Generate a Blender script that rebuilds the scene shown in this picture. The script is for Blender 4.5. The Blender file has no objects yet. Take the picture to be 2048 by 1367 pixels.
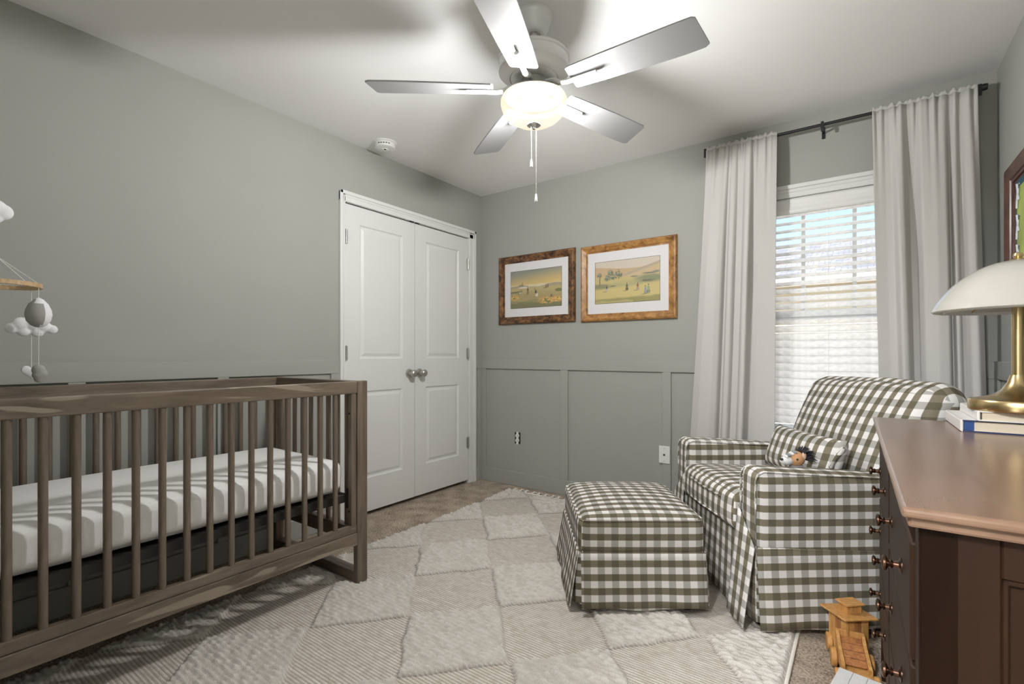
import bpy, bmesh, math, random
import numpy as np
from mathutils import Vector, Matrix, noise as mnoise
PI = math.pi
R = math.radians
SC = bpy.context.scene
COL = SC.collection
random.seed(7)
RNG = np.random.default_rng(11)

# ------------------------------------------------------------------ camera
W_IMG, H_IMG = 2048.0, 1367.0
F_PX = 974.44
cam_d = bpy.data.cameras.new('camera')
cam_d.sensor_fit = 'HORIZONTAL'
cam_d.sensor_width = 36.0
cam_d.lens = 36.0 * F_PX / W_IMG
cam_d.shift_y = (709.38 - H_IMG / 2) / W_IMG
cam_d.clip_start = 0.02
cam = bpy.data.objects.new('camera', cam_d)
cam.location = (2.6774, -3.2699, 1.0717)
cam.rotation_euler = (PI / 2, 0, R(35.669))
COL.objects.link(cam)
SC.camera = cam

# ------------------------------------------------------------------ view, sky, sun
SC.view_settings.view_transform = 'Standard'
SC.view_settings.look = 'None'
SC.view_settings.gamma = 1.0
SC.view_settings.use_curve_mapping = False
SC.view_settings.exposure = 0.12
SC.cycles.sample_clamp_indirect = 6.0
SC.cycles.max_bounces = 14
SC.cycles.diffuse_bounces = 8
SC.cycles.caustics_reflective = False
SC.cycles.caustics_refractive = False

wd = bpy.data.worlds.new('sky')
SC.world = wd
wd.use_nodes = True
nt = wd.node_tree
nt.nodes.clear()
out = nt.nodes.new('ShaderNodeOutputWorld')
bg = nt.nodes.new('ShaderNodeBackground')
sky = nt.nodes.new('ShaderNodeTexSky')
sky.sky_type = 'NISHITA'
sky.sun_disc = False
sky.sun_elevation = R(48)
sky.sun_rotation = R(200)
sky.air_density = 1.0
sky.dust_density = 0.1
sky.ozone_density = 2.5
bg.inputs['Strength'].default_value = 0.30
nt.links.new(sky.outputs[0], bg.inputs[0])
nt.links.new(bg.outputs[0], out.inputs[0])

sun_d = bpy.data.lights.new('sun', 'SUN')
sun_d.energy = 14.0
sun_d.angle = R(0.6)
sun_d.color = (1.0, 0.96, 0.9)
sun = bpy.data.objects.new('sun', sun_d)
sun.rotation_euler = Vector((0.25, 0.85, -0.80)).to_track_quat('-Z', 'Y').to_euler()
COL.objects.link(sun)

FAN_POWER = 225.0
HALL_FILL_POWER = 250.0
portal_d = bpy.data.lights.new('window_portal', 'AREA')
portal_d.shape = 'RECTANGLE'
portal_d.size = 0.80
portal_d.size_y = 1.44
portal_d.cycles.is_portal = True
portal = bpy.data.objects.new('window_portal', portal_d)
portal.location = (2.515, 0.13, 1.33)
portal.rotation_euler = (PI / 2, 0, PI)
portal.rotation_euler = Vector((0, -1, 0)).to_track_quat('-Z', 'Z').to_euler()
COL.objects.link(portal)

# ------------------------------------------------------------------ materials
MATS = {}


def newmat(name):
    m = bpy.data.materials.new(name)
    m.use_nodes = True
    t = m.node_tree
    t.nodes.clear()
    o = t.nodes.new('ShaderNodeOutputMaterial')
    b = t.nodes.new('ShaderNodeBsdfPrincipled')
    t.links.new(b.outputs[0], o.inputs[0])
    MATS[name] = m
    return m, t, b, o


def N(t, kind, **kw):
    n = t.nodes.new(kind)
    for k, v in kw.items():
        if k.startswith('i_'):
            n.inputs[k[2:].replace('_', ' ')].default_value = v
        else:
            setattr(n, k, v)
    return n


def ramp(t, fac, stops):
    r = t.nodes.new('ShaderNodeValToRGB')
    e = r.color_ramp.elements
    while len(e) > 1:
        e.remove(e[-1])
    e[0].position, e[0].color = stops[0][0], (*stops[0][1], 1)
    for p, c in stops[1:]:
        x = e.new(p)
        x.color = (*c, 1)
    t.links.new(fac, r.inputs[0])
    return r.outputs[0]


def bump(t, b, height, strength=0.3, dist=0.002):
    n = t.nodes.new('ShaderNodeBump')
    n.inputs['Strength'].default_value = strength
    n.inputs['Distance'].default_value = dist
    t.links.new(height, n.inputs['Height'])
    t.links.new(n.outputs[0], b.inputs['Normal'])


def plain(name, col, rough=0.5, metal=0.0, noise=0.0, nscale=40, bstr=0.0, bscale=300, spec=0.5):
    m, t, b, o = newmat(name)
    b.inputs['Roughness'].default_value = rough
    b.inputs['Metallic'].default_value = metal
    b.inputs['Specular IOR Level'].default_value = spec
    tc = N(t, 'ShaderNodeTexCoord')
    if noise > 0:
        nz = N(t, 'ShaderNodeTexNoise', i_Scale=nscale, i_Detail=4.0)
        t.links.new(tc.outputs['Object'], nz.inputs['Vector'])
        lo = tuple(c * (1 - noise) for c in col)
        hi = tuple(min(1, c * (1 + noise)) for c in col)
        t.links.new(ramp(t, nz.outputs[0], [(0.3, lo), (0.7, hi)]), b.inputs['Base Color'])
    else:
        b.inputs['Base Color'].default_value = (*col, 1)
    if bstr > 0:
        nb = N(t, 'ShaderNodeTexNoise', i_Scale=bscale, i_Detail=3.0)
        t.links.new(tc.outputs['Object'], nb.inputs['Vector'])
        bump(t, b, nb.outputs[0], bstr, 0.001)
    return m


def wood(name, stops, stretch=(1, 12, 12), scale=3.0, rough=0.45, bstr=0.12, patch=None):
    m, t, b, o = newmat(name)
    b.inputs['Roughness'].default_value = rough
    tc = N(t, 'ShaderNodeTexCoord')
    mp = N(t, 'ShaderNodeMapping')
    mp.inputs['Scale'].default_value = stretch
    t.links.new(tc.outputs['Object'], mp.inputs[0])
    n1 = N(t, 'ShaderNodeTexNoise', i_Scale=scale, i_Detail=6.0, i_Roughness=0.6, i_Distortion=0.6)
    t.links.new(mp.outputs[0], n1.inputs['Vector'])
    col = ramp(t, n1.outputs[0], stops)
    if patch:
        n2 = N(t, 'ShaderNodeTexNoise', i_Scale=scale * 0.45, i_Detail=2.0, i_Distortion=1.2)
        t.links.new(mp.outputs[0], n2.inputs['Vector'])
        msk = ramp(t, n2.outputs[0], [(0.60, (0, 0, 0)), (0.63, (1, 1, 1))])
        mx = N(t, 'ShaderNodeMix', data_type='RGBA')
        t.links.new(msk, mx.inputs[0])
        t.links.new(col, mx.inputs[6])
        mx.inputs[7].default_value = (*patch, 1)
        col = mx.outputs[2]
    t.links.new(col, b.inputs['Base Color'])
    n3 = N(t, 'ShaderNodeTexNoise', i_Scale=scale * 8, i_Detail=3.0)
    t.links.new(mp.outputs[0], n3.inputs['Vector'])
    bump(t, b, n3.outputs[0], bstr, 0.001)
    return m


plain('wall_paint', (0.357, 0.363, 0.337), 0.75, noise=0.015, nscale=3, bstr=0.10, bscale=220)
plain('trim_paint', (0.362, 0.368, 0.343), 0.45, spec=0.4)
plain('ceiling_paint', (0.84, 0.84, 0.84), 0.9, bstr=0.18, bscale=160)
plain('white_paint', (0.72, 0.725, 0.72), 0.38, spec=0.4)
plain('white_plastic', (0.80, 0.80, 0.79), 0.35)
plain('black_metal', (0.012, 0.012, 0.014), 0.45)
plain('dark_gap', (0.01, 0.01, 0.01), 0.9)
plain('nickel', (0.55, 0.54, 0.51), 0.32, metal=1.0)
plain('fan_silver', (0.74, 0.74, 0.73), 0.42, metal=0.2)
plain('blade_silver', (0.31, 0.31, 0.315), 0.5, metal=0.2)
plain('brass', (0.62, 0.47, 0.24), 0.25, metal=1.0)
plain('chain', (0.75, 0.74, 0.70), 0.3, metal=0.8)
plain('mat_board', (0.70, 0.69, 0.70), 0.8)
plain('felt_white', (0.82, 0.82, 0.84), 0.95, bstr=0.4, bscale=500)
plain('felt_grey', (0.36, 0.35, 0.34), 0.95, bstr=0.4, bscale=500)
plain('string', (0.78, 0.78, 0.76), 0.9)
plain('paper', (0.66, 0.58, 0.46), 0.9)
plain('book_white', (0.72, 0.70, 0.68), 0.45)
plain('book_navy', (0.015, 0.03, 0.10), 0.4)
plain('book_label_blue', (0.012, 0.055, 0.20), 0.4)
plain('tassel_cotton', (0.80, 0.76, 0.70), 0.95)
plain('knob_bronze', (0.10, 0.055, 0.035), 0.25, metal=0.9)
plain('crib_metal', (0.02, 0.018, 0.016), 0.5)
plain('plush_tan', (0.55, 0.30, 0.14), 0.95)
plain('plush_white', (0.72, 0.71, 0.70), 0.95)
plain('plush_dark', (0.035, 0.032, 0.04), 0.95)
plain('plush_grey', (0.25, 0.25, 0.28), 0.95)
plain('plush_pink', (0.62, 0.42, 0.33), 0.95)
plain('ribbon_white', (0.62, 0.66, 0.74), 0.6)
plain('canvas_blue', (0.012, 0.075, 0.12), 0.6, noise=0.2)
plain('board_lime', (0.36, 0.43, 0.10), 0.6, noise=0.15, nscale=8)
plain('bounce_ground', (0.62, 0.60, 0.57), 0.95, noise=0.08, nscale=6)
plain('hall_paint', (0.62, 0.61, 0.58), 0.8)
plain('white_board', (0.68, 0.68, 0.68), 0.6, noise=0.06, nscale=30, bstr=0.2, bscale=80)
plain('siding_cream', (0.62, 0.52, 0.36), 0.7)

wood('crib_wood_y', [(0.30, (0.090, 0.066, 0.046)), (0.55, (0.162, 0.123, 0.090)), (0.75, (0.225, 0.177, 0.135))], (9, 1.2, 9), 3.2, 0.42, 0.15, patch=(0.277, 0.225, 0.177))
wood('crib_wood_z', [(0.30, (0.090, 0.065, 0.045)), (0.55, (0.165, 0.126, 0.093)), (0.75, (0.225, 0.180, 0.141))], (10, 10, 0.9), 3.2, 0.42, 0.15)
wood('crib_wood_x', [(0.30, (0.083, 0.060, 0.044)), (0.55, (0.147, 0.112, 0.084)), (0.75, (0.210, 0.168, 0.132))], (1.2, 9, 9), 3.2, 0.42, 0.15)
wood('dresser_wood', [(0.30, (0.016, 0.0068, 0.0030)), (0.55, (0.022, 0.0096, 0.0045)), (0.78, (0.029, 0.0135, 0.0066))], (8, 8, 0.8), 1.6, 0.50, 0.03)
MATS['dresser_wood'].node_tree.nodes['Principled BSDF'].inputs['Specular IOR Level'].default_value = 0.18
wood('dresser_top_wood', [(0.30, (0.150, 0.088, 0.055)), (0.55, (0.185, 0.112, 0.074)), (0.78, (0.220, 0.140, 0.096))], (7, 0.9, 7), 1.6, 0.22, 0.03)
wood('frame_dark_oak', [(0.38, (0.030, 0.011, 0.004)), (0.52, (0.15, 0.066, 0.022)), (0.72, (0.32, 0.165, 0.065))], (3, 9, 3), 8.0, 0.4, 0.3)
wood('frame_honey_oak', [(0.30, (0.14, 0.055, 0.012)), (0.5, (0.36, 0.175, 0.052)), (0.7, (0.52, 0.28, 0.095))], (3, 9, 3), 7.0, 0.38, 0.25)
wood('frame_mahogany', [(0.30, (0.045, 0.016, 0.010)), (0.55, (0.105, 0.048, 0.033)), (0.75, (0.17, 0.10, 0.075))], (9, 1.5, 2), 6.0, 0.3, 0.1)
wood('toy_wood', [(0.30, (0.36, 0.17, 0.05)), (0.55, (0.52, 0.27, 0.085)), (0.75, (0.64, 0.36, 0.13))], (14, 14, 3), 6.0, 0.5, 0.1)
wood('toy_wood_red', [(0.30, (0.22, 0.08, 0.025)), (0.55, (0.36, 0.15, 0.05)), (0.75, (0.48, 0.22, 0.08))], (14, 14, 3), 6.0, 0.5, 0.1)
wood('hoop_wood', [(0.30, (0.40, 0.26, 0.13)), (0.7, (0.62, 0.44, 0.25))], (12, 12, 12), 6.0, 0.5, 0.1)


def mk_carpet():
    m, t, b, o = newmat('carpet')
    b.inputs['Roughness'].default_value = 1.0
    b.inputs['Specular IOR Level'].default_value = 0.1
    tc = N(t, 'ShaderNodeTexCoord')
    n1 = N(t, 'ShaderNodeTexNoise', i_Scale=110.0, i_Detail=5.0, i_Roughness=0.75)
    n2 = N(t, 'ShaderNodeTexNoise', i_Scale=9.0, i_Detail=3.0)
    mx = N(t, 'ShaderNodeMath', operation='MULTIPLY_ADD')
    mx.inputs[1].default_value = 0.35
    t.links.new(tc.outputs['Object'], n1.inputs['Vector'])
    t.links.new(tc.outputs['Object'], n2.inputs['Vector'])
    t.links.new(n2.outputs[0], mx.inputs[0])
    t.links.new(n1.outputs[0], mx.inputs[2])
    t.links.new(ramp(t, mx.outputs[0], [(0.50, (0.15, 0.11, 0.080)), (0.67, (0.47, 0.385, 0.305)), (0.82, (0.74, 0.64, 0.53))]), b.inputs['Base Color'])
    bump(t, b, n1.outputs[0], 0.9, 0.012)


mk_carpet()


def mk_rug():
    m, t, b, o = newmat('rug_wool')
    b.inputs['Roughness'].default_value = 1.0
    b.inputs['Specular IOR Level'].default_value = 0.1
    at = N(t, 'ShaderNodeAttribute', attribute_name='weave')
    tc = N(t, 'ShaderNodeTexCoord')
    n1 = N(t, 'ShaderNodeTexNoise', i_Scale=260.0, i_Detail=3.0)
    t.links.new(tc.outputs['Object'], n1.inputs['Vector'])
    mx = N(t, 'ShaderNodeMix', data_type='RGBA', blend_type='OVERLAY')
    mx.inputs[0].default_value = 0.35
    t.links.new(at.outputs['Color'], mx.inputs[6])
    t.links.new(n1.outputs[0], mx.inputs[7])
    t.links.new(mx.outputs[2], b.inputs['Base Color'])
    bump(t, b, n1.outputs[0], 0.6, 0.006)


mk_rug()


def mk_gingham():
    m, t, b, o = newmat('gingham')
    b.inputs['Roughness'].default_value = 0.95
    b.inputs['Specular IOR Level'].default_value = 0.15
    uv = N(t, 'ShaderNodeUVMap')
    sp = N(t, 'ShaderNodeSeparateXYZ')
    t.links.new(uv.outputs[0], sp.inputs[0])

    def stripe(sock, per):
        a = N(t, 'ShaderNodeMath', operation='MULTIPLY')
        a.inputs[1].default_value = 1 / per
        t.links.new(sock, a.inputs[0])
        f = N(t, 'ShaderNodeMath', operation='FRACT')
        t.links.new(a.outputs[0], f.inputs[0])
        g = N(t, 'ShaderNodeMath', operation='SUBTRACT')
        g.inputs[1].default_value = 0.5
        t.links.new(f.outputs[0], g.inputs[0])
        h = N(t, 'ShaderNodeMath', operation='ABSOLUTE')
        t.links.new(g.outputs[0], h.inputs[0])
        k = N(t, 'ShaderNodeMapRange')
        k.inputs[1].default_value = 0.235
        k.inputs[2].default_value = 0.265
        t.links.new(h.outputs[0], k.inputs[0])
        return k.outputs[0]
    s_weak = stripe(sp.outputs[0], 0.058)
    s_strong = stripe(sp.outputs[1], 0.0535)
    m1 = N(t, 'ShaderNodeMix', data_type='RGBA')
    m1.inputs[6].default_value = (0.76, 0.74, 0.725, 1)
    m1.inputs[7].default_value = (0.40, 0.39, 0.365, 1)
    t.links.new(s_weak, m1.inputs[0])
    m2 = N(t, 'ShaderNodeMix', data_type='RGBA')
    m2.inputs[6].default_value = (0.205, 0.178, 0.130, 1)
    m2.inputs[7].default_value = (0.125, 0.112, 0.076, 1)
    t.links.new(s_weak, m2.inputs[0])
    m3 = N(t, 'ShaderNodeMix', data_type='RGBA')
    t.links.new(s_strong, m3.inputs[0])
    t.links.new(m1.outputs[2], m3.inputs[6])
    t.links.new(m2.outputs[2], m3.inputs[7])
    t.links.new(m3.outputs[2], b.inputs['Base Color'])
    tc = N(t, 'ShaderNodeTexCoord')
    n1 = N(t, 'ShaderNodeTexNoise', i_Scale=900.0, i_Detail=2.0)
    n2 = N(t, 'ShaderNodeTexNoise', i_Scale=14.0, i_Detail=3.0, i_Distortion=0.8)
    t.links.new(tc.outputs['Object'], n1.inputs['Vector'])
    t.links.new(tc.outputs['Object'], n2.inputs['Vector'])
    ad = N(t, 'ShaderNodeMath', operation='MULTIPLY_ADD')
    ad.inputs[1].default_value = 4.0
    t.links.new(n2.outputs[0], ad.inputs[0])
    t.links.new(n1.outputs[0], ad.inputs[2])
    bump(t, b, ad.outputs[0], 0.25, 0.004)


mk_gingham()


def cloth(name, col, rough=0.95, trans=0.0, wscale=700.0, bst=0.15):
    m, t, b, o = newmat(name)
    b.inputs['Roughness'].default_value = rough
    b.inputs['Specular IOR Level'].default_value = 0.15
    tc = N(t, 'ShaderNodeTexCoord')
    n1 = N(t, 'ShaderNodeTexNoise', i_Scale=wscale, i_Detail=2.0)
    t.links.new(tc.outputs['Object'], n1.inputs['Vector'])
    lo = tuple(c * 0.93 for c in col)
    hi = tuple(min(1, c * 1.05) for c in col)
    cc = ramp(t, n1.outputs[0], [(0.35, lo), (0.65, hi)])
    t.links.new(cc, b.inputs['Base Color'])
    bump(t, b, n1.outputs[0], bst, 0.001)
    if trans > 0:
        tr = N(t, 'ShaderNodeBsdfTranslucent')
        t.links.new(cc, tr.inputs[0])
        mx = N(t, 'ShaderNodeMixShader')
        mx.inputs[0].default_value = trans
        t.links.new(b.outputs[0], mx.inputs[1])
        t.links.new(tr.outputs[0], mx.inputs[2])
        t.links.new(mx.outputs[0], o.inputs[0])


cloth('curtain_linen', (0.56, 0.545, 0.53), trans=0.06)
cloth('sheet_white', (0.88, 0.875, 0.87), bst=0.3)
cloth('slat_white', (0.94, 0.94, 0.935), 0.4, trans=0.58, wscale=40, bst=0.0)


def mk_bowl():
    m, t, b, o = newmat('frosted_bowl')
    tp = N(t, 'ShaderNodeBsdfTransparent')
    tp.inputs[0].default_value = (1.0, 0.975, 0.94, 1)
    em = N(t, 'ShaderNodeEmission')
    # the glass glows most next to the two bulbs inside it
    tc = N(t, 'ShaderNodeTexCoord')
    ds = []
    for c in BULBS:
        v = N(t, 'ShaderNodeVectorMath', operation='DISTANCE')
        v.inputs[1].default_value = (c[0], c[1], c[2])
        t.links.new(tc.outputs['Object'], v.inputs[0])
        ds.append(v.outputs['Value'])
    mn_ = N(t, 'ShaderNodeMath', operation='MINIMUM')
    t.links.new(ds[0], mn_.inputs[0])
    t.links.new(ds[1], mn_.inputs[1])
    mr = N(t, 'ShaderNodeMapRange')
    mr.inputs[1].default_value = 0.055
    mr.inputs[2].default_value = 0.125
    t.links.new(mn_.outputs[0], mr.inputs[0])
    t.links.new(ramp(t, mr.outputs[0], [(0.0, (1.0, 0.95, 0.80)), (0.35, (0.98, 0.86, 0.60)), (1.0, (0.82, 0.68, 0.44))]), em.inputs[0])
    em.inputs[1].default_value = 1.0
    gl = N(t, 'ShaderNodeBsdfGlossy')
    gl.inputs['Roughness'].default_value = 0.25
    a1 = N(t, 'ShaderNodeMixShader')
    a1.inputs[0].default_value = 0.06
    t.links.new(em.outputs[0], a1.inputs[1])
    t.links.new(gl.outputs[0], a1.inputs[2])
    a3 = N(t, 'ShaderNodeMixShader')
    a3.inputs[0].default_value = 0.30
    t.links.new(a1.outputs[0], a3.inputs[1])
    t.links.new(tp.outputs[0], a3.inputs[2])
    t.links.new(a3.outputs[0], o.inputs[0])


BULBS = ((0.055, 0.035, 2.052 - 2.44), (-0.045, -0.030, 2.052 - 2.44))
mk_bowl()


def mk_shade_glass():
    m, t, b, o = newmat('opal_acrylic')
    b.inputs['Base Color'].default_value = (0.62, 0.60, 0.55, 1)
    b.inputs['Roughness'].default_value = 0.08
    b.inputs['Coat Weight'].default_value = 0.6
    tl = N(t, 'ShaderNodeBsdfTranslucent')
    tl.inputs[0].default_value = (0.72, 0.70, 0.64, 1)
    a1 = N(t, 'ShaderNodeMixShader')
    a1.inputs[0].default_value = 0.35
    t.links.new(b.outputs[0], a1.inputs[1])
    t.links.new(tl.outputs[0], a1.inputs[2])
    t.links.new(a1.outputs[0], o.inputs[0])
    m2, t2, b2, o2 = newmat('window_glass')
    tp = N(t2, 'ShaderNodeBsdfTransparent')
    gl = N(t2, 'ShaderNodeBsdfGlossy')
    gl.inputs['Roughness'].default_value = 0.02
    mx = N(t2, 'ShaderNodeMixShader')
    mx.inputs[0].default_value = 0.06
    t2.links.new(tp.outputs[0], mx.inputs[1])
    t2.links.new(gl.outputs[0], mx.inputs[2])
    t2.links.new(mx.outputs[0], o2.inputs[0])
    m3, t3, b3, o3 = newmat('roof_shingle')
    tc = N(t3, 'ShaderNodeTexCoord')
    br = N(t3, 'ShaderNodeTexBrick')
    br.inputs['Scale'].default_value = 3.0
    br.inputs['Color1'].default_value = (0.15, 0.155, 0.17, 1)
    br.inputs['Color2'].default_value = (0.27, 0.275, 0.29, 1)
    br.inputs['Mortar'].default_value = (0.08, 0.08, 0.09, 1)
    t3.links.new(tc.outputs['Object'], br.inputs[0])
    t3.links.new(br.outputs[0], b3.inputs['Base Color'])
    b3.inputs['Roughness'].default_value = 0.9
    m4, t4, b4, o4 = newmat('fill_glow')  # glow of the added hallway fill light
    em = N(t4, 'ShaderNodeEmission')
    em.inputs[0].default_value = (1, 0.88, 0.70, 1)
    em.inputs[1].default_value = 4.0
    t4.links.new(em.outputs[0], o4.inputs[0])
    m5, t5, b5, o5 = newmat('print')
    at = N(t5, 'ShaderNodeAttribute', attribute_name='ink')
    t5.links.new(at.outputs['Color'], b5.inputs['Base Color'])
    b5.inputs['Roughness'].default_value = 0.6


mk_shade_glass()


# ------------------------------------------------------------------ mesh helpers
def link(name, me, mat, parent=None, off=None, smooth=False):
    o = bpy.data.objects.new(name, me)
    if mat:
        me.materials.append(MATS[mat])
    COL.objects.link(o)
    if parent is not None:
        o.parent = parent
    if off is not None:
        me.transform(Matrix.Translation(-Vector(off)))
    if smooth:
        for p in me.polygons:
            p.use_smooth = True
    return o


def sharp(me, ang=40):
    bm = bmesh.new()
    bm.from_mesh(me)
    for e in bm.edges:
        if len(e.link_faces) == 2 and e.calc_face_angle(0) > R(ang):
            e.smooth = False
    bm.to_mesh(me)
    bm.free()


def obj(name, bm, mat, parent=None, smooth=False, world=True):
    """finish a bmesh; world=True: coordinates are world, made relative to the parent's location"""
    me = bpy.data.meshes.new(name)
    bmesh.ops.recalc_face_normals(bm, faces=bm.faces[:])
    bm.to_mesh(me)
    bm.free()
    off = parent_loc(parent) if (world and parent is not None) else None
    o = link(name, me, mat, parent, off)
    if smooth:
        for p in me.polygons:
            p.use_smooth = True
        sharp(me)
    return o


def parent_loc(p):
    v = Vector((0, 0, 0))
    while p is not None:
        v += p.location
        p = p.parent
    return v


def box(bm, x0, x1, y0, y1, z0, z1, bev=0.0, seg=1, mtx=None):
    r = bmesh.ops.create_cube(bm, size=1.0)
    vs = r['verts']
    for v in vs:
        v.co = Vector(((x0 + x1) / 2 + v.co.x * (x1 - x0), (y0 + y1) / 2 + v.co.y * (y1 - y0), (z0 + z1) / 2 + v.co.z * (z1 - z0)))
    es = list({e for v in vs for e in v.link_edges})
    if bev > 0:
        rr = bmesh.ops.bevel(bm, geom=es, offset=bev, segments=seg, affect='EDGES', profile=0.5)
        vs = list({v for f in rr['faces'] for v in f.verts} | {v for v in vs if v.is_valid})
    if mtx is not None:
        bmesh.ops.transform(bm, matrix=mtx, verts=vs)
    return vs


def bx(*a, **k):
    bm = bmesh.new()
    box(bm, *a, **k)
    return bm


def lathe(bm, prof, n=32, center=(0, 0, 0), axis='Z', mtx=None):
    """prof: list of (r, h)"""
    rings = []
    allv = []
    for r, h in prof:
        ring = []
        if r < 1e-6:
            ring = [bm.verts.new((0, 0, h))] * n
            allv.append(ring[0])
        else:
            for i in range(n):
                a = 2 * PI * i / n
                v = bm.verts.new((r * math.cos(a), r * math.sin(a), h))
                ring.append(v)
                allv.append(v)
        rings.append(ring)
    for a, b in zip(rings[:-1], rings[1:]):
        for i in range(n):
            j = (i + 1) % n
            q = []
            for v in (a[i], a[j], b[j], b[i]):
                if v not in q:
                    q.append(v)
            if len(q) > 2:
                try:
                    bm.faces.new(q)
                except ValueError:
                    pass
    M = Matrix.Identity(4)
    if axis == 'X':
        M = Matrix.Rotation(PI / 2, 4, 'Y')
    elif axis == '-X':
        M = Matrix.Rotation(-PI / 2, 4, 'Y')
    elif axis == 'Y':
        M = Matrix.Rotation(-PI / 2, 4, 'X')
    elif axis == '-Y':
        M = Matrix.Rotation(PI / 2, 4, 'X')
    M = Matrix.Translation(center) @ M
    if mtx is not None:
        M = mtx @ M
    bmesh.ops.transform(bm, matrix=M, verts=allv)
    return allv


def tube(bm, pts, r, n=8, cap=True):
    pts = [Vector(p) for p in pts]
    rings = []
    up = Vector((0, 0, 1))
    for i, p in enumerate(pts):
        a = pts[max(0, i - 1)]
        b = pts[min(len(pts) - 1, i + 1)]
        d = (b - a).normalized()
        u = d.cross(up)
        if u.length < 1e-3:
            u = d.cross(Vector((1, 0, 0)))
        u.normalize()
        w = u.cross(d)
        rr = r[i] if isinstance(r, (list, tuple)) else r
        rings.append([bm.verts.new(p + (u * math.cos(2 * PI * k / n) + w * math.sin(2 * PI * k / n)) * rr) for k in range(n)])
    for a, b in zip(rings[:-1], rings[1:]):
        for k in range(n):
            bm.faces.new((a[k], a[(k + 1) % n], b[(k + 1) % n], b[k]))
    if cap:
        bm.faces.new(rings[0][::-1])
        bm.faces.new(rings[-1])


def prism(bm, poly, z0, z1, mtx=None):
    a = [bm.verts.new((x, y, z0)) for x, y in poly]
    b = [bm.verts.new((x, y, z1)) for x, y in poly]
    bm.faces.new(a[::-1])
    bm.faces.new(b)
    n = len(poly)
    for i in range(n):
        bm.faces.new((a[i], a[(i + 1) % n], b[(i + 1) % n], b[i]))
    if mtx is not None:
        bmesh.ops.transform(bm, matrix=mtx, verts=a + b)


def grid_mesh(name, Pts, close_u=False):
    """Pts: (nv, nu, 3) array"""
    nv, nu = Pts.shape[:2]
    verts = Pts.reshape(-1, 3)
    idx = np.arange(nv * nu).reshape(nv, nu)
    if close_u:
        idx = np.concatenate([idx, idx[:, :1]], axis=1)
    a, b, c, d = idx[:-1, :-1], idx[:-1, 1:], idx[1:, 1:], idx[1:, :-1]
    faces = np.stack([a, b, c, d], -1).reshape(-1, 4)
    me = bpy.data.meshes.new(name)
    me.vertices.add(len(verts))
    me.vertices.foreach_set('co', verts.astype(np.float32).ravel())
    me.loops.add(faces.size)
    me.loops.foreach_set('vertex_index', faces.astype(np.int32).ravel())
    me.polygons.add(len(faces))
    me.polygons.foreach_set('loop_start', (np.arange(len(faces)) * 4).astype(np.int32))
    me.polygons.foreach_set('loop_total', np.full(len(faces), 4, np.int32))
    me.update()
    me.validate()
    me.polygons.foreach_set('use_smooth', np.ones(len(faces), bool))
    return me


def tag(o, label=None, cat=None, group=None, kind=None):
    if label:
        o['label'] = label
    if cat:
        o['category'] = cat
    if group:
        o['group'] = group
    if kind:
        o['kind'] = kind
    return o


def thing(name, label, cat, loc=(0, 0, 0), rot=(0, 0, 0), group=None):
    o = bpy.data.objects.new(name, None)
    o.empty_display_size = 0.05
    o.location = loc
    o.rotation_euler = rot
    COL.objects.link(o)
    return tag(o, label, cat, group)


def struct(name, bm, mat, label=None, cat=None):
    o = obj(name, bm, mat)
    o['kind'] = 'structure'
    return tag(o, label or None, cat)


def copy_part(o, parent, loc=None, rot=None):
    c = o.copy()
    COL.objects.link(c)
    c.parent = parent
    if loc is not None:
        c.location = loc
    if rot is not None:
        c.rotation_euler = rot
    return c


def gingham_uv(o, thr=1.0):
    me = o.data
    uvl = me.uv_layers.new(name='UVMap')
    for p in me.polygons:
        n = p.normal
        side = abs(n.x) > max(abs(n.y), abs(n.z)) * thr
        for li in p.loop_indices:
            c = me.vertices[me.loops[li].vertex_index].co
            if side:
                uvl.data[li].uv = (c.y, c.z)
            elif abs(n.z) > abs(n.y):
                uvl.data[li].uv = (c.y, c.x)
            else:
                uvl.data[li].uv = (c.z, c.x)
    return o


def soft_box(hx, hy, hz, r=0.04, n=14, puff=(0, 0, 0), wob=0.0, seed=0):
    """rounded, subdivided box centred at 0, puffed on its faces"""
    bm = bmesh.new()
    bmesh.ops.create_cube(bm, size=2.0)
    bmesh.ops.subdivide_edges(bm, edges=bm.edges[:], cuts=n, use_grid_fill=True)
    for v in bm.verts:
        a, b, c = v.co
        fx, fy, fz = (1 - a * a), (1 - b * b), (1 - c * c)
        # denser sampling toward edges
        s = lambda q: math.sin(q * PI / 2) * 0.55 + q * 0.45
        p = Vector((s(a) * hx, s(b) * hy, s(c) * hz))
        inner = Vector((max(-hx + r, min(hx - r, p.x)), max(-hy + r, min(hy - r, p.y)), max(-hz + r, min(hz - r, p.z))))
        d = p - inner
        if d.length > 1e-9:
            p = inner + d.normalized() * r
        if abs(c) > 0.999:
            p.z += math.copysign(puff[2], c) * fx * fy
        if abs(a) > 0.999:
            p.x += math.copysign(puff[0], a) * fy * fz
        if abs(b) > 0.999:
            p.y += math.copysign(puff[1], b) * fx * fz
        if wob:
            nv = mnoise.noise(p * 7 + Vector((seed, seed, 0)))
            nw = mnoise.noise(p * 19 + Vector((seed, 0, seed)))
            p += p.normalized() * (nv * wob + nw * wob * 0.4)
        v.co = p
    return bm


# ------------------------------------------------------------------ room shell
WX, HZ = 3.2086, 2.44
YB = -3.40            # rear wall (behind the camera)
T = 0.12
floor = struct('floor', bx(-T, WX + T, -5.0, 0.16, -0.10, 0.0), 'carpet', 'beige cut pile carpet floor under the patterned rug')
ceiling = struct('ceiling', bx(-T, WX + T, -5.0, 0.16, HZ, HZ + 0.1), 'ceiling_paint', 'smooth white painted ceiling')

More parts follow.
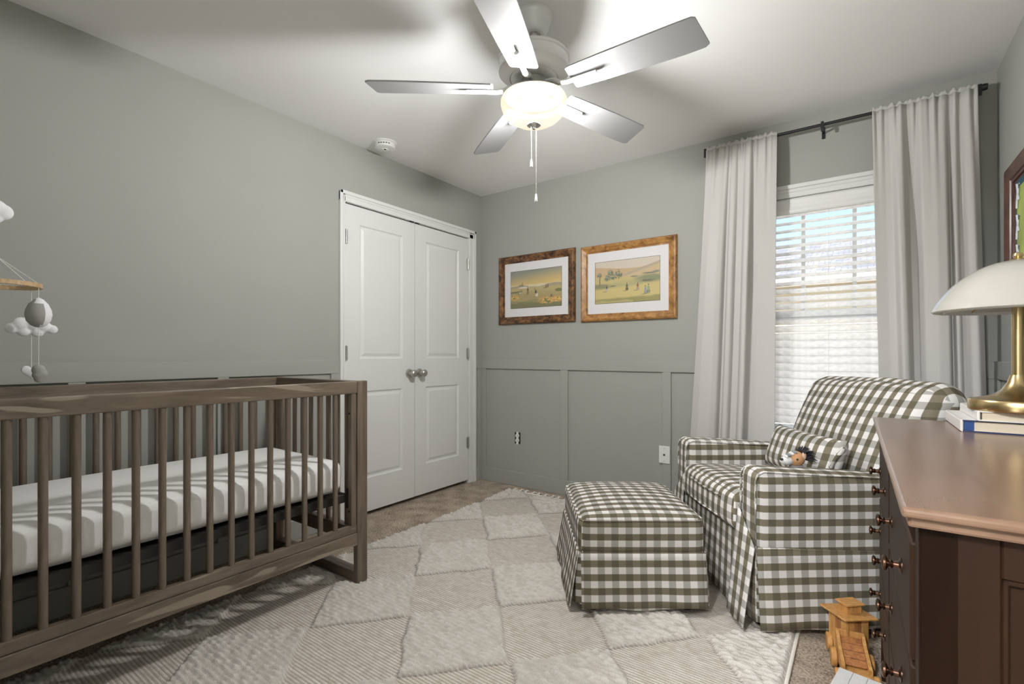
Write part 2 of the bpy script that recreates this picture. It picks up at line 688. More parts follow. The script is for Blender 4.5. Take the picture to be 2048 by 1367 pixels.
# left wall with closet opening
DY0, DY1, DZ = -1.366, -0.167, 2.045
bm = bmesh.new()
box(bm, -T, 0, YB - T, DY0 - 0.01, 0, HZ)
box(bm, -T, 0, DY1 + 0.01, T, 0, HZ)
box(bm, -T, 0, DY0 - 0.01, DY1 + 0.01, DZ + 0.01, HZ)
wall_left = struct('wall_left', bm, 'wall_paint', 'greige painted wall behind the crib and closet doors')
# closet back so that no light leaks in
bm = bmesh.new()
box(bm, -0.80, -0.70, -1.75, 0.15, 0, HZ)
box(bm, -0.70, -T, -1.75, -1.65, 0, HZ)
box(bm, -0.70, -T, 0.05, 0.15, 0, HZ)
box(bm, -0.80, -T, -1.75, 0.15, HZ, HZ + 0.1)
box(bm, -0.80, -T, -1.75, 0.15, -0.1, 0)
struct('wall_closet', bm, 'hall_paint', 'closet interior behind the double doors')

# back wall with window opening
WX0, WX1, WZ0, WZ1 = 2.125, 2.905, 0.62, 1.985
bm = bmesh.new()
box(bm, 0, WX0, 0, T, 0, HZ)
box(bm, WX1, WX + T, 0, T, 0, HZ)
box(bm, WX0, WX1, 0, T, 0, WZ0)
box(bm, WX0, WX1, 0, T, WZ1, HZ)
wall_back = struct('wall_back', bm, 'wall_paint', 'greige painted wall with the window and two pictures')
wall_right = struct('wall_right', bx(WX, WX + T, -5.0, 0, 0, HZ), 'wall_paint', 'greige painted wall behind the dresser')
# rear wall with the doorway the camera stands in
bm = bmesh.new()
box(bm, -T, 2.16, YB - T, YB, 0, HZ)
box(bm, 3.03, WX, YB - T, YB, 0, HZ)
box(bm, 2.16, 3.03, YB - T, YB, 2.05, HZ)
wall_rear = struct('wall_rear', bm, 'wall_paint', 'greige rear wall with the open doorway')
struct('wall_hall', bx(-T, WX + T, -5.0, -4.9, 0, HZ), 'hall_paint', 'pale hallway wall beyond the doorway')
struct('wall_hall_side', bx(-T, 0, -4.9, YB - T, 0, HZ), 'hall_paint', 'pale hallway end wall')

# wainscot boards (each board a part of its wall)
RZ0, RZ1, BP = 0.956, 1.041, 0.014


def boards(wall, name, rects, axis):
    for (a0, a1, z0, z1) in rects:
        if axis == 'Y':      # on the left wall, a along Y
            b = bx(0, BP, a0, a1, z0, z1, bev=0.002)
        elif axis == 'X':    # on the back wall, a along X
            b = bx(a0, a1, -BP, 0, z0, z1, bev=0.002)
        else:                # right wall
            b = bx(WX - BP, WX, a0, a1, z0, z1, bev=0.002)
        obj(name, b, 'trim_paint', wall)


CAS0, CAS1 = -1.412, -0.084    # door casing outer edges
boards(wall_left, 'chair_rail', [(YB, CAS0, RZ0, RZ1), (CAS1, -BP, RZ0, RZ1)], 'Y')
boards(wall_left, 'batten', [(-2.705 - 0.0, -2.647, 0.116, RZ0), (-2.128, -2.072, 0.116, RZ0), (-1.474, CAS0, 0.116, RZ0), (-3.29, -3.23, 0.116, RZ0), (-0.05, -BP, 0.116, RZ0)], 'Y')
boards(wall_back, 'chair_rail', [(0, 2.06, RZ0, RZ1), (2.97, WX, RZ0, RZ1)], 'X')
boards(wall_back, 'batten', [(0.0, 0.061, 0.116, RZ0), (0.795, 0.861, 0.116, RZ0), (1.587, 1.644, 0.116, RZ0), (3.14, WX, 0.116, RZ0)], 'X')
boards(wall_right, 'chair_rail', [(YB, -BP, RZ0, RZ1)], 'R')
boards(wall_right, 'batten', [(-0.08, -BP, 0.116, RZ0), (-0.74, -0.68, 0.116, RZ0), (-1.5, -1.44, 0.116, RZ0), (-2.3, -2.24, 0.116, RZ0), (-3.06, -3.0, 0.116, RZ0)], 'R')


def baseboard(name, x0, x1, y0, y1):
    return struct(name, bx(x0, x1, y0, y1, 0, 0.116, bev=0.003), 'trim_paint', None)


tag(baseboard('baseboard_left', 0, 0.016, YB, CAS0), 'greige baseboard running behind the crib')
tag(baseboard('baseboard_corner', 0, 0.016, CAS1, -0.016), 'short greige baseboard between closet casing and corner')
tag(baseboard('baseboard_back', 0, WX, -0.016, 0), 'greige baseboard along the window wall')
tag(baseboard('baseboard_right', WX - 0.016, WX, YB, -0.016), 'greige baseboard behind the dresser')

# ------------------------------------------------------------------ closet doors
trim1 = thing('trim_1', 'white moulded casing around the closet double doors', None, (0, (CAS0 + CAS1) / 2, 0))
trim1['kind'] = 'structure'


def casing_profile(bm, pts_fn):
    pass


cw = 0.062


def casing_piece(kind, a0, a1, other=None):
    """profiled casing: flat inner band, stepped outer back band"""
    b = bmesh.new()
    if kind == 'L':
        box(b, 0, 0.012, CAS0, DY0 - 0.004, 0, DZ + cw, bev=0.002)
        box(b, 0.010, 0.019, CAS0, CAS0 + 0.022, 0, DZ + 0.072, bev=0.004, seg=2)
        box(b, 0.010, 0.015, CAS0 + 0.026, CAS0 + 0.036, 0, DZ + 0.045, bev=0.002)
    elif kind == 'R':
        box(b, 0, 0.012, DY1 + 0.004, CAS1, 0, DZ + cw, bev=0.002)
        box(b, 0.010, 0.019, CAS1 - 0.022, CAS1, 0, DZ + 0.072, bev=0.004, seg=2)
        box(b, 0.010, 0.015, CAS1 - 0.036, CAS1 - 0.026, 0, DZ + 0.045, bev=0.002)
    else:
        box(b, 0, 0.012, CAS0, CAS1, DZ + 0.004, DZ + 0.072, bev=0.002)
        box(b, 0.010, 0.019, CAS0, CAS1, DZ + 0.048, DZ + 0.072, bev=0.004, seg=2)
        box(b, 0.010, 0.015, CAS0 + 0.03, CAS1 - 0.03, DZ + 0.034, DZ + 0.044, bev=0.002)
    return b


obj('side_casing', casing_piece('L', 0, 0), 'white_paint', trim1)
obj('side_casing', casing_piece('R', 0, 0), 'white_paint', trim1)
obj('head_casing', casing_piece('T', 0, 0), 'white_paint', trim1)
b = bmesh.new()
box(b, -T, 0.0, DY0 - 0.01, DY0 - 0.001, 0, DZ + 0.01)
box(b, -T, 0.0, DY1 + 0.001, DY1 + 0.01, 0, DZ + 0.01)
box(b, -T, 0.0, DY0 - 0.01, DY1 + 0.01, DZ + 0.003, DZ + 0.01)
obj('jamb', b, 'white_paint', trim1)
for yy in (-0.80, -0.745):
    obj('ball_catch', bx(-0.004, 0.004, yy - 0.018, yy + 0.018, DZ - 0.004, DZ + 0.008), 'black_metal', trim1)


def door_leaf(name, y0, y1, hinge_y, knob_y, label):
    z0, z1 = 0.027, DZ - 0.004
    xo, xi = -0.004, -0.038
    t = thing(name, label, None, (0, (y0 + y1) / 2, 0))
    t['kind'] = 'structure'
    sw = 0.112
    p = [(y0 + sw, y1 - sw, 1.046, 1.926), (y0 + sw, y1 - sw, 0.25, 0.832)]
    b = bmesh.new()
    # frame: stiles and rails
    box(b, xi, xo, y0, y0 + sw, z0, z1)
    box(b, xi, xo, y1 - sw, y1, z0, z1)
    box(b, xi, xo, y0 + sw, y1 - sw, p[0][3], z1)
    box(b, xi, xo, y0 + sw, y1 - sw, p[1][3], p[0][2])
    box(b, xi, xo, y0 + sw, y1 - sw, z0, p[1][2])
    obj('door_frame', b, 'white_paint', t)
    for (a0, a1, c0, c1) in p:
        # moulded panel: slope in, flat, slope back to a raised field
        b = bmesh.new()
        rings = []
        for ins, x in ((0, xo), (0.008, xo - 0.009), (0.017, xo - 0.010), (0.036, xo - 0.003)):
            rings.append([b.verts.new((x, yy, zz)) for yy, zz in ((a0 + ins, c0 + ins), (a1 - ins, c0 + ins), (a1 - ins, c1 - ins), (a0 + ins, c1 - ins))])
        for r0, r1 in zip(rings[:-1], rings[1:]):
            for i in range(4):
                b.faces.new((r0[i], r0[(i + 1) % 4], r1[(i + 1) % 4], r1[i]))
        b.faces.new(rings[-1])
        back = [b.verts.new((xi + 0.004, v.co.y, v.co.z)) for v in rings[0]]
        b.faces.new(back[::-1])
        for i in range(4):
            b.faces.new((rings[0][(i + 1) % 4], rings[0][i], back[i], back[(i + 1) % 4]))
        obj('door_panel', b, 'white_paint', t)
    for zc in (1.83, 1.085, 0.341):
        b = bmesh.new()
        lathe(b, [(0, -0.046), (0.0065, -0.046), (0.0065, 0.046), (0, 0.046)], 12, (0.006, hinge_y, zc))
        s = 1 if hinge_y < -0.7 else -1
        box(b, -0.003, 0.0015, min(hinge_y, hinge_y + s * 0.013), max(hinge_y, hinge_y + s * 0.013), zc - 0.044, zc + 0.044)
        obj('hinge', b, 'nickel', t, smooth=True)
    b = bmesh.new()
    lathe(b, [(0, -0.004), (0.033, -0.004), (0.033, 0.002), (0.028, 0.011), (0.016, 0.014), (0.0125, 0.024), (0.013, 0.030), (0.022, 0.036), (0.0275, 0.048), (0.026, 0.058), (0.017, 0.066), (0, 0.0685)], 28, (0, knob_y, 0.938), 'X')
    obj('knob', b, 'nickel', t, smooth=True)
    return t


ymid = (DY0 + DY1) / 2
door_leaf('door_1', DY0 + 0.003, ymid - 0.002, DY0 + 0.006, -0.822, 'white two panel closet door leaf nearer the crib')
door_leaf('door_2', ymid + 0.002, DY1 - 0.003, DY1 - 0.006, -0.722, 'white two panel closet door leaf nearer the corner')

# ------------------------------------------------------------------ window, blind
win = thing('window_1', 'white sash window with grid bars behind the blind', None, (2.515, 0.06, WZ0))
win['kind'] = 'structure'
b = bmesh.new()
fx = 0.035
box(b, WX0, WX0 + fx, 0.06, 0.10, WZ0, WZ1)
box(b, WX1 - fx, WX1, 0.06, 0.10, WZ0, WZ1)
box(b, WX0, WX1, 0.06, 0.10, WZ0, WZ0 + fx)
box(b, WX0, WX1, 0.06, 0.10, WZ1 - fx, WZ1)
obj('window_frame', b, 'white_plastic', win)
obj('meeting_rail', bx(WX0 + fx, WX1 - fx, 0.055, 0.10, 1.27, 1.315), 'white_plastic', win)
for xm in (2.397, 2.645):
    obj('muntin', bx(xm - 0.010, xm + 0.010, 0.072, 0.088, 1.315, WZ1 - fx), 'white_plastic', win)
for zm in (1.63,):
    obj('muntin', bx(WX0 + fx, WX1 - fx, 0.072, 0.088, zm - 0.010, zm + 0.010), 'white_plastic', win)
obj('pane', bx(WX0 + fx, WX1 - fx, 0.079, 0.081, 1.315, WZ1 - fx), 'window_glass', win)
obj('pane', bx(WX0 + fx, WX1 - fx, 0.066, 0.068, WZ0 + fx, 1.27), 'window_glass', win)
trim2 = thing('trim_2', 'white moulded casing around the window', None, (2.515, 0, WZ0))
trim2['kind'] = 'structure'
b = bmesh.new()
box(b, 2.06, 2.97, -0.012, 0, WZ1 + 0.004, 2.063, bev=0.002)
box(b, 2.06, 2.97, -0.022, -0.010, 2.038, 2.063, bev=0.005, seg=2)
box(b, 2.06, 2.97, -0.016, -0.010, 2.018, 2.032, bev=0.002)
obj('head_casing', b, 'white_paint', trim2)
for (a, c) in ((2.06, WX0 - 0.003), (WX1 + 0.003, 2.97)):
    obj('side_casing', bx(a, c, -0.014, 0, WZ0, WZ1 + 0.004, bev=0.003), 'white_paint', trim2)
obj('window_sill', bx(2.04, 2.99, -0.04, 0.06, WZ0 - 0.02, WZ0 + 0.004, bev=0.004), 'white_paint', trim2)
b = bmesh.new()
box(b, WX0, WX0 + 0.006, 0, 0.06, WZ0, WZ1)
box(b, WX1 - 0.006, WX1, 0, 0.06, WZ0, WZ1)
box(b, WX0, WX1, 0, 0.06, WZ1 - 0.006, WZ1)
obj('jamb', b, 'white_paint', trim2)

blind = thing('window_blind', 'white horizontal slat blind lowered over the window', 'blind', (2.515, 0.03, 1.98))
b = bmesh.new()
vp = [(-0.010, 1.895), (-0.014, 1.903), (-0.014, 1.915), (-0.006, 1.932), (-0.004, 1.955), (-0.008, 1.976), (0.010, 1.978), (0.010, 1.895)]
va = [b.verts.new((WX0 + 0.008, y, z)) for y, z in vp]
vb = [b.verts.new((WX1 - 0.008, y, z)) for y, z in vp]
b.faces.new(va)
b.faces.new(vb[::-1])
for i in range(len(vp)):
    b.faces.new((va[i], va[(i + 1) % len(vp)], vb[(i + 1) % len(vp)], vb[i]))
obj('valance', b, 'white_plastic', blind)
obj('head_rail', bx(WX0 + 0.01, WX1 - 0.01, 0.014, 0.055, 1.925, 1.975), 'white_plastic', blind)
# one slat, slightly crowned, room edge lower than the window edge
SL_W, PITCH = 0.052, 0.0445


def tilt_at(z):
    # slats hang more open toward the head rail
    return R(60 - 30 * min(1, max(0, (z - 1.12) / 0.42)))


b = bmesh.new()
nsl = 6
top, bot = [], []
for i in range(nsl + 1):
    q = (i / nsl - 0.5) * SL_W
    crown = 0.0028 * (1 - (2 * q / SL_W) ** 2)
    top.append((q, crown + 0.0013))
    bot.append((q, crown - 0.0013))
poly = top + bot[::-1]
va, vb = [], []
for q, h in poly:
    y, z = q, h
    va.append(b.verts.new((-(WX1 - WX0) / 2 + 0.009, y, z)))
    vb.append(b.verts.new(((WX1 - WX0) / 2 - 0.009, y, z)))
b.faces.new(va)
b.faces.new(vb[::-1])
for i in range(len(poly)):
    b.faces.new((va[i], va[(i + 1) % len(poly)], vb[(i + 1) % len(poly)], vb[i]))
slat = obj('slat', b, 'slat_white', blind, world=False)
zs = 1.892
slat.location = (0, 0, zs - 1.98)
slat.rotation_euler = (tilt_at(zs), 0, 0)
k = 1
while zs - k * PITCH > WZ0 + 0.04:
    copy_part(slat, blind, (0, 0, zs - k * PITCH - 1.98), (tilt_at(zs - k * PITCH), 0, 0))
    k += 1
obj('bottom_rail', bx(WX0 + 0.009, WX1 - 0.009, 0.012, 0.050, WZ0 + 0.006, WZ0 + 0.026, bev=0.003), 'white_plastic', blind)
for xc in (2.25, 2.525, 2.78):
    b = bmesh.new()
    tube(b, [(xc, 0.008, 1.94), (xc, 0.008, WZ0 + 0.02)], 0.0009, 5)
    obj('cord', b, 'string', blind)

# ------------------------------------------------------------------ neighbour house outside
nb = thing('neighbour_house', 'cream sided single storey house with grey shingle roof outside the window', 'house', (2.5, 6.0, -0.5))
for i in range(17):
    z = -0.4 + i * 0.16
    b = bmesh.new()
    m_ = Matrix.Translation((0, 6.0, z)) @ Matrix.Rotation(R(-5), 4, 'X')
    box(b, -8, 14, -0.012, 0.012, 0, 0.175, mtx=m_)
    obj('siding_board', b, 'siding_cream', nb)
obj('wall_core', bx(-8, 14, 6.02, 12, -0.5, 2.3), 'siding_cream', nb)
b = bmesh.new()
for (y, z) in ((5.65, 2.22), (9.0, 3.50), (12.3, 2.22)):
    pass
v = [b.verts.new((x, y, z)) for x in (-8.3, 14.3) for (y, z) in ((5.6, 2.30), (9.0, 3.50), (12.4, 2.30), (12.4, 2.22), (9.0, 3.40), (5.6, 2.22))]
b.faces.new(v[:6])
b.faces.new(v[6:][::-1])
for i in range(6):
    j = (i + 1) % 6
    b.faces.new((v[i], v[j], v[6 + j], v[6 + i]))
obj('roof', b, 'roof_shingle', nb)
obj('fascia', bx(-8.3, 14.3, 5.52, 5.62, 2.16, 2.32, bev=0.01), 'white_paint', nb)
struct('ground_outside', bx(-20, 25, 0.2, 30, -0.7, -0.5), 'bounce_ground', 'unseen yard made pale to bounce light onto the blind')  # ground kept pale so it bounces sunlight up onto the slats
bpy.context.view_layer.update()

# ------------------------------------------------------------------ rug
RX0, RX1, RY0, RY1 = 0.435, 2.475, -3.25, -0.15
nx, ny = 300, 720
gx = np.linspace(RX0, RX1, nx)
gy = np.linspace(RY0, RY1, ny)
X, Y = np.meshgrid(gx, gy)


def vnoise(X, Y, sx, sy, seed):
    """smooth value noise on a lattice with cell sizes sx, sy"""
    rs = np.random.default_rng(seed)
    tab = rs.random((256, 256))
    u, v = X / sx + 100, Y / sy + 100
    i, j = np.floor(u).astype(int), np.floor(v).astype(int)
    fu, fv = u - i, v - j
    fu, fv = fu * fu * (3 - 2 * fu), fv * fv * (3 - 2 * fv)
    g = lambda a, c: tab[a % 256, c % 256]
    return (g(i, j) * (1 - fu) + g(i + 1, j) * fu) * (1 - fv) + (g(i, j + 1) * (1 - fu) + g(i + 1, j + 1) * fu) * fv


PX, PY = 0.505, 0.5525
wx = X + (vnoise(X, Y, 0.06, 0.06, 3) - 0.5) * 0.020
wy = Y + (vnoise(X, Y, 0.06, 0.06, 4) - 0.5) * 0.020
dx = np.abs((wx - 0.93 + PX / 2) % PX - PX / 2) / (PX / 2)
dy = np.abs((wy + 1.355 + PY / 2) % PY - PY / 2) / (PY / 2)
dd = 1.0 - (dx + dy)                      # >0 inside a pile diamond
pile = np.clip(dd / 0.06, 0, 1)
pile = pile * pile * (3 - 2 * pile)
rows = 0.5 + 0.5 * np.cos(2 * PI * (Y + 0.006 * vnoise(X, Y, 0.05, 0.05, 9)) / 0.021)
lump = vnoise(X + 0.03 * np.round(Y / 0.021), Y, 0.017, 0.021, 5)
lump2 = vnoise(X, Y, 0.010, 0.010, 6)
ribs = 0.5 + 0.5 * np.cos(2 * PI * (Y + 0.003 * vnoise(X, Y, 0.08, 0.08, 8)) / 0.0125)
h_pile = 0.012 + 0.0065 * rows * (0.35 + lump) + 0.0065 * lump + 0.003 * lump2
h_flat = 0.006 + 0.0018 * ribs
Z = h_flat * (1 - pile) + h_pile * pile
edge = np.minimum(np.minimum(X - RX0, RX1 - X), np.minimum(Y - RY0, RY1 - Y))
Z *= np.clip(edge / 0.012, 0.15, 1)
# pile pressed flat under the crib rails and the furniture feet
CHAIR_AT, CHAIR_TURN = (2.105, -0.885), R(37.5)
OTT_AT, OTT_TURN = (1.775, -1.085), R(35.5)
CHAIR_FEET = [(sx * 0.33, fy) for sx in (1, -1) for fy in (0.07, 0.68)]
OTT_FEET = [(sx * 0.23, sy * 0.20) for sx in (1, -1) for sy in (1, -1)]


def feet_world(at, th, feet):
    return [(at[0] + x * math.sin(th) + y * math.cos(th), at[1] - x * math.cos(th) + y * math.sin(th)) for x, y in feet]


press = np.ones_like(Z)
for (fx_, fy_) in feet_world(CHAIR_AT, CHAIR_TURN, CHAIR_FEET) + feet_world(OTT_AT, OTT_TURN, OTT_FEET):
    press = np.minimum(press, np.clip((np.hypot(X - fx_, Y - fy_) - 0.048) / 0.02, 0, 1))
for (ya, yb) in ((-3.205, -3.149), (-1.842, -1.786)):
    gap_ = np.maximum(np.maximum(ya - Y, Y - yb), X - 0.765)
    press = np.minimum(press, np.clip((gap_ - 0.016) / 0.014, 0, 1))
Z = 0.0006 + (Z - 0.0006) * press
Xs = X - 0.030 * np.clip((Y + 1.0) / 0.85, 0, 1) ** 2 * np.clip((RX1 - X) / 2.04, 0, 1)
Pm = np.stack([Xs, Y, Z], -1)
me = grid_mesh('rug_field', Pm)
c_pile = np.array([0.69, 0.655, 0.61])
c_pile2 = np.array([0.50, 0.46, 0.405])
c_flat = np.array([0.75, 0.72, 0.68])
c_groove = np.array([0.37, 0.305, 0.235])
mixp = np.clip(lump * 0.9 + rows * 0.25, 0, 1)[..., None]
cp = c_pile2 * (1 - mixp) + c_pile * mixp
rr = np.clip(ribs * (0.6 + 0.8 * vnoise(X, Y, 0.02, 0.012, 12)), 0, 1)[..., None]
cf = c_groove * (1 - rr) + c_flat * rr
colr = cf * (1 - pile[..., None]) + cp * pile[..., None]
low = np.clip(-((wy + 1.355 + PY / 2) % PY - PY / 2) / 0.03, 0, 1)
seam_shade = (np.exp(-((dd - 0.004) / 0.016) ** 2) * (0.08 + 0.40 * low))[..., None]  # dark seam round each diamond, with shadow painted on its lower edges
colr = colr * (1 - seam_shade)
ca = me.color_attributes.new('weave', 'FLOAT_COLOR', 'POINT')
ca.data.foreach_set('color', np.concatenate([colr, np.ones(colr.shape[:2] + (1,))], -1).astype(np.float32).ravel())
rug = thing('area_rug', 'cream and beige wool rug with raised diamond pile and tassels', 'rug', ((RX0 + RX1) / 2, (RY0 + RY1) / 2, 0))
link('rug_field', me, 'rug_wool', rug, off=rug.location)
b = bmesh.new()
tube(b, [(RX1 + 0.004, RY0, 0.006), (RX1 + 0.004, RY1, 0.006)], 0.0065, 8)
obj('bound_edge', b, 'tassel_cotton', rug, smooth=True)
b = bmesh.new()
tube(b, [(RX0 - 0.03, RY1 + 0.003, 0.006), (RX1, RY1 + 0.003, 0.006)], 0.006, 8)
obj('fringe_header', b, 'tassel_cotton', rug, smooth=True)
# one tassel: knot and a splayed bundle
b = bmesh.new()
lathe(b, [(0, 0.0), (0.008, 0.004), (0.010, 0.012), (0.008, 0.020), (0.006, 0.022)], 8, (0, 0, 0.007), 'Y')
for i in range(9):
    a = (i - 4) / 4
    tube(b, [(a * 0.003, 0.020, 0.007), (a * 0.010, 0.034, 0.010 + 0.004 * (i % 3)), (a * 0.021 + 0.003 * math.sin(i * 3.1), 0.050 + 0.006 * math.cos(i * 2.3), 0.004)], [0.0028, 0.0026, 0.0018], 5)
tas = obj('tassel', b, 'tassel_cotton', rug, smooth=True, world=False)
nt_ = 36
for i in range(nt_):
    x = RX0 - 0.02 + (RX1 - RX0 + 0.02) * (i + 0.5) / nt_
    l = (x - rug.location.x, RY1 - rug.location.y + 0.002, 0)
    rz = random.uniform(-0.35, 0.35)
    if i == 0:
        tas.location = l
        tas.rotation_euler = (0, 0, rz)
    else:
        copy_part(tas, rug, l, (0, 0, rz))

# ------------------------------------------------------------------ crib
CY0, CY1, CX0, CX1, CZ = -3.205, -1.786, 0.012, 0.765, 0.950
crib = thing('crib', 'grey brown wooden baby crib with round spindles along the wall', 'crib', ((CX0 + CX1) / 2, (CY0 + CY1) / 2, 0))
PT, PD = 0.056, 0.032      # post size along Y, along X


def crib_box(name, mat, x0, x1, y0, y1, z0, z1, bev=0.003):
    return obj(name, bx(x0, x1, y0, y1, z0, z1, bev=bev, seg=2), mat, crib)


for (y0, y1) in ((CY0, CY0 + PT), (CY1 - PT, CY1)):
    for (x0, x1) in ((CX0, CX0 + PD), (CX1 - PD, CX1)):
        crib_box('post', 'crib_wood_z', x0, x1, y0, y1, 0.0012, CZ)
    crib_box('floor_bar', 'crib_wood_x', CX0 + PD - 0.002, CX1 - PD + 0.002, y0 + 0.002, y1 - 0.002, 0.004, 0.052)
    crib_box('end_top_rail', 'crib_wood_x', CX0 + PD - 0.002, CX1 - PD + 0.002, y0 + 0.006, y1 - 0.006, 0.893, CZ - 0.002)
    crib_box('end_lower_rail', 'crib_wood_x', CX0 + PD - 0.002, CX1 - PD + 0.002, y0 + 0.006, y1 - 0.006, 0.185, 0.252)
FY0, FY1 = CY0 + PT, CY1 - PT
for (x0, x1) in ((CX1 - 0.033, CX1 - 0.003), (CX0 + 0.003, CX0 + 0.033)):
    crib_box('side_top_rail', 'crib_wood_y', x0, x1, FY0 - 0.002, FY1 + 0.002, 0.892, CZ - 0.001)
    crib_box('side_lower_rail', 'crib_wood_y', x0 + 0.002, x1 - 0.002, FY0 - 0.002, FY1 + 0.002, 0.243, 0.280)
    for (y0, y1) in ((FY1 - 0.030, FY1 - 0.002), (FY0 + 0.002, FY0 + 0.030)):
        crib_box('stile', 'crib_wood_z', x0 + 0.003, x1 - 0.003, y0, y1, 0.278, 0.894)
crib_box('front_apron', 'crib_wood_y', CX1 - 0.036, CX1 - 0.002, FY0 - 0.002, FY1 + 0.002, 0.183, 0.242)
crib_box('back_apron', 'crib_wood_y', CX0 + 0.002, CX0 + 0.036, FY0 - 0.002, FY1 + 0.002, 0.183, 0.242)


def spindle_mesh(z0, z1, r=0.0115):
    b = bmesh.new()
    lathe(b, [(0, z0), (r, z0), (r, z1), (0, z1)], 14)
    return b


sp0 = obj('spindle', spindle_mesh(0.277, 0.895), 'crib_wood_z', crib, smooth=True, world=False)
first = True
cx, cy = crib.location.x, crib.location.y
for X_ in (CX1 - 0.018, CX0 + 0.018):
    for i in range(16):
        yy = -1.949 - 0.0743 * i
        l = (X_ - cx, yy - cy, 0)
        if first:
            sp0.location = l
            first = False
        else:
            copy_part(sp0, crib, l)
sp1 = obj('end_spindle', spindle_mesh(0.250, 0.895), 'crib_wood_z', crib, smooth=True, world=False)
first = True
for Y_ in (CY1 - PT / 2, CY0 + PT / 2):
    for i in range(8):
        l = (0.110 + 0.0765 * i - cx, Y_ - cy, 0)
        if first:
            sp1.location = l
            first = False
        else:
            copy_part(sp1, crib, l)
b = bmesh.new()
box(b, 0.060, 0.718, FY0 + 0.03, FY1 - 0.030, 0.405, 0.417)
for x in (0.055, 0.705):
    box(b, x, x + 0.016, FY0 + 0.02, FY1 - 0.018, 0.385, 0.420)
for y in (FY0 + 0.02, FY1 - 0.034):
    box(b, 0.055, 0.721, y, y + 0.016, 0.385, 0.420)
obj('mattress_support', b, 'crib_metal', crib)
for y in (FY0 + 0.028, FY1 - 0.028):
    for x in (0.05, 0.727):
        b = bmesh.new()
        box(b, x - 0.004, x + 0.004, y - 0.006, y + 0.006, 0.36, 0.45)
        obj('bracket', b, 'crib_metal', crib)
for zz in (0.80, 0.345):
    b = bmesh.new()
    lathe(b, [(0, -0.004), (0.005, -0.004), (0.005, 0.003), (0, 0.003)], 10, (CX1 - 0.020, FY1 - 0.031, zz), 'Y')
    obj('bolt', b, 'crib_metal', crib)

mat_bm = soft_box(0.322, 0.627, 0.075, r=0.045, n=26, puff=(0.006, 0.004, 0.010), wob=0.0025, seed=3)
mo = obj('crib_mattress', mat_bm, 'sheet_white', None, smooth=True)
for p in mo.data.polygons:
    p.use_smooth = True
mo.location = (0.388, (FY0 + FY1) / 2 - 0.002, 0.5045)
tag(mo, 'thick crib mattress in a white fitted sheet', 'mattress')

# ------------------------------------------------------------------ crib mobile
MX, MY, MZ = 0.42, -2.968, 1.300
mob = thing('crib_mobile', 'felt cloud and balloon mobile hanging on a wooden hoop over the crib', 'mobile', (MX, MY, MZ))
b = bmesh.new()
pts = [(MX + 0.112 * math.cos(2 * PI * i / 40), MY + 0.112 * math.sin(2 * PI * i / 40)) for i in range(40)]
inner = [(MX + 0.100 * math.cos(2 * PI * i / 40), MY + 0.100 * math.sin(2 * PI * i / 40)) for i in range(40)]
lv = [[b.verts.new((*p, z)) for p in q] for q in (pts, inner) for z in (MZ - 0.007, MZ + 0.007)]
for i in range(40):
    j = (i + 1) % 40
    b.faces.new((lv[0][i], lv[0][j], lv[1][j], lv[1][i]))
    b.faces.new((lv[2][j], lv[2][i], lv[3][i], lv[3][j]))
    b.faces.new((lv[1][i], lv[1][j], lv[3][j], lv[3][i]))
    b.faces.new((lv[0][j], lv[0][i], lv[2][i], lv[2][j]))
obj('hoop', b, 'hoop_wood', mob)


def blob(name, mat, parent, c, parts):
    """soft felt shape from merged spheres: parts = (dy, dz, r)"""
    b = bmesh.new()
    for (dy, dz, r, sx) in parts:
        m_ = Matrix.Translation((c[0], c[1] + dy, c[2] + dz)) @ Matrix.Diagonal((sx, 1, 1, 1))
        bmesh.ops.create_icosphere(b, subdivisions=3, radius=r, matrix=m_)
    o = obj(name, b, mat, parent, smooth=False)
    md = o.modifiers.new('remesh', 'REMESH')
    md.mode = 'VOXEL'
    md.voxel_size = 0.0035
    md.use_smooth_shade = True
    return o


def string(a, c, r=0.0011):
    b = bmesh.new()
    tube(b, [a, c], r, 5)
    return obj('string', b, 'string', mob)


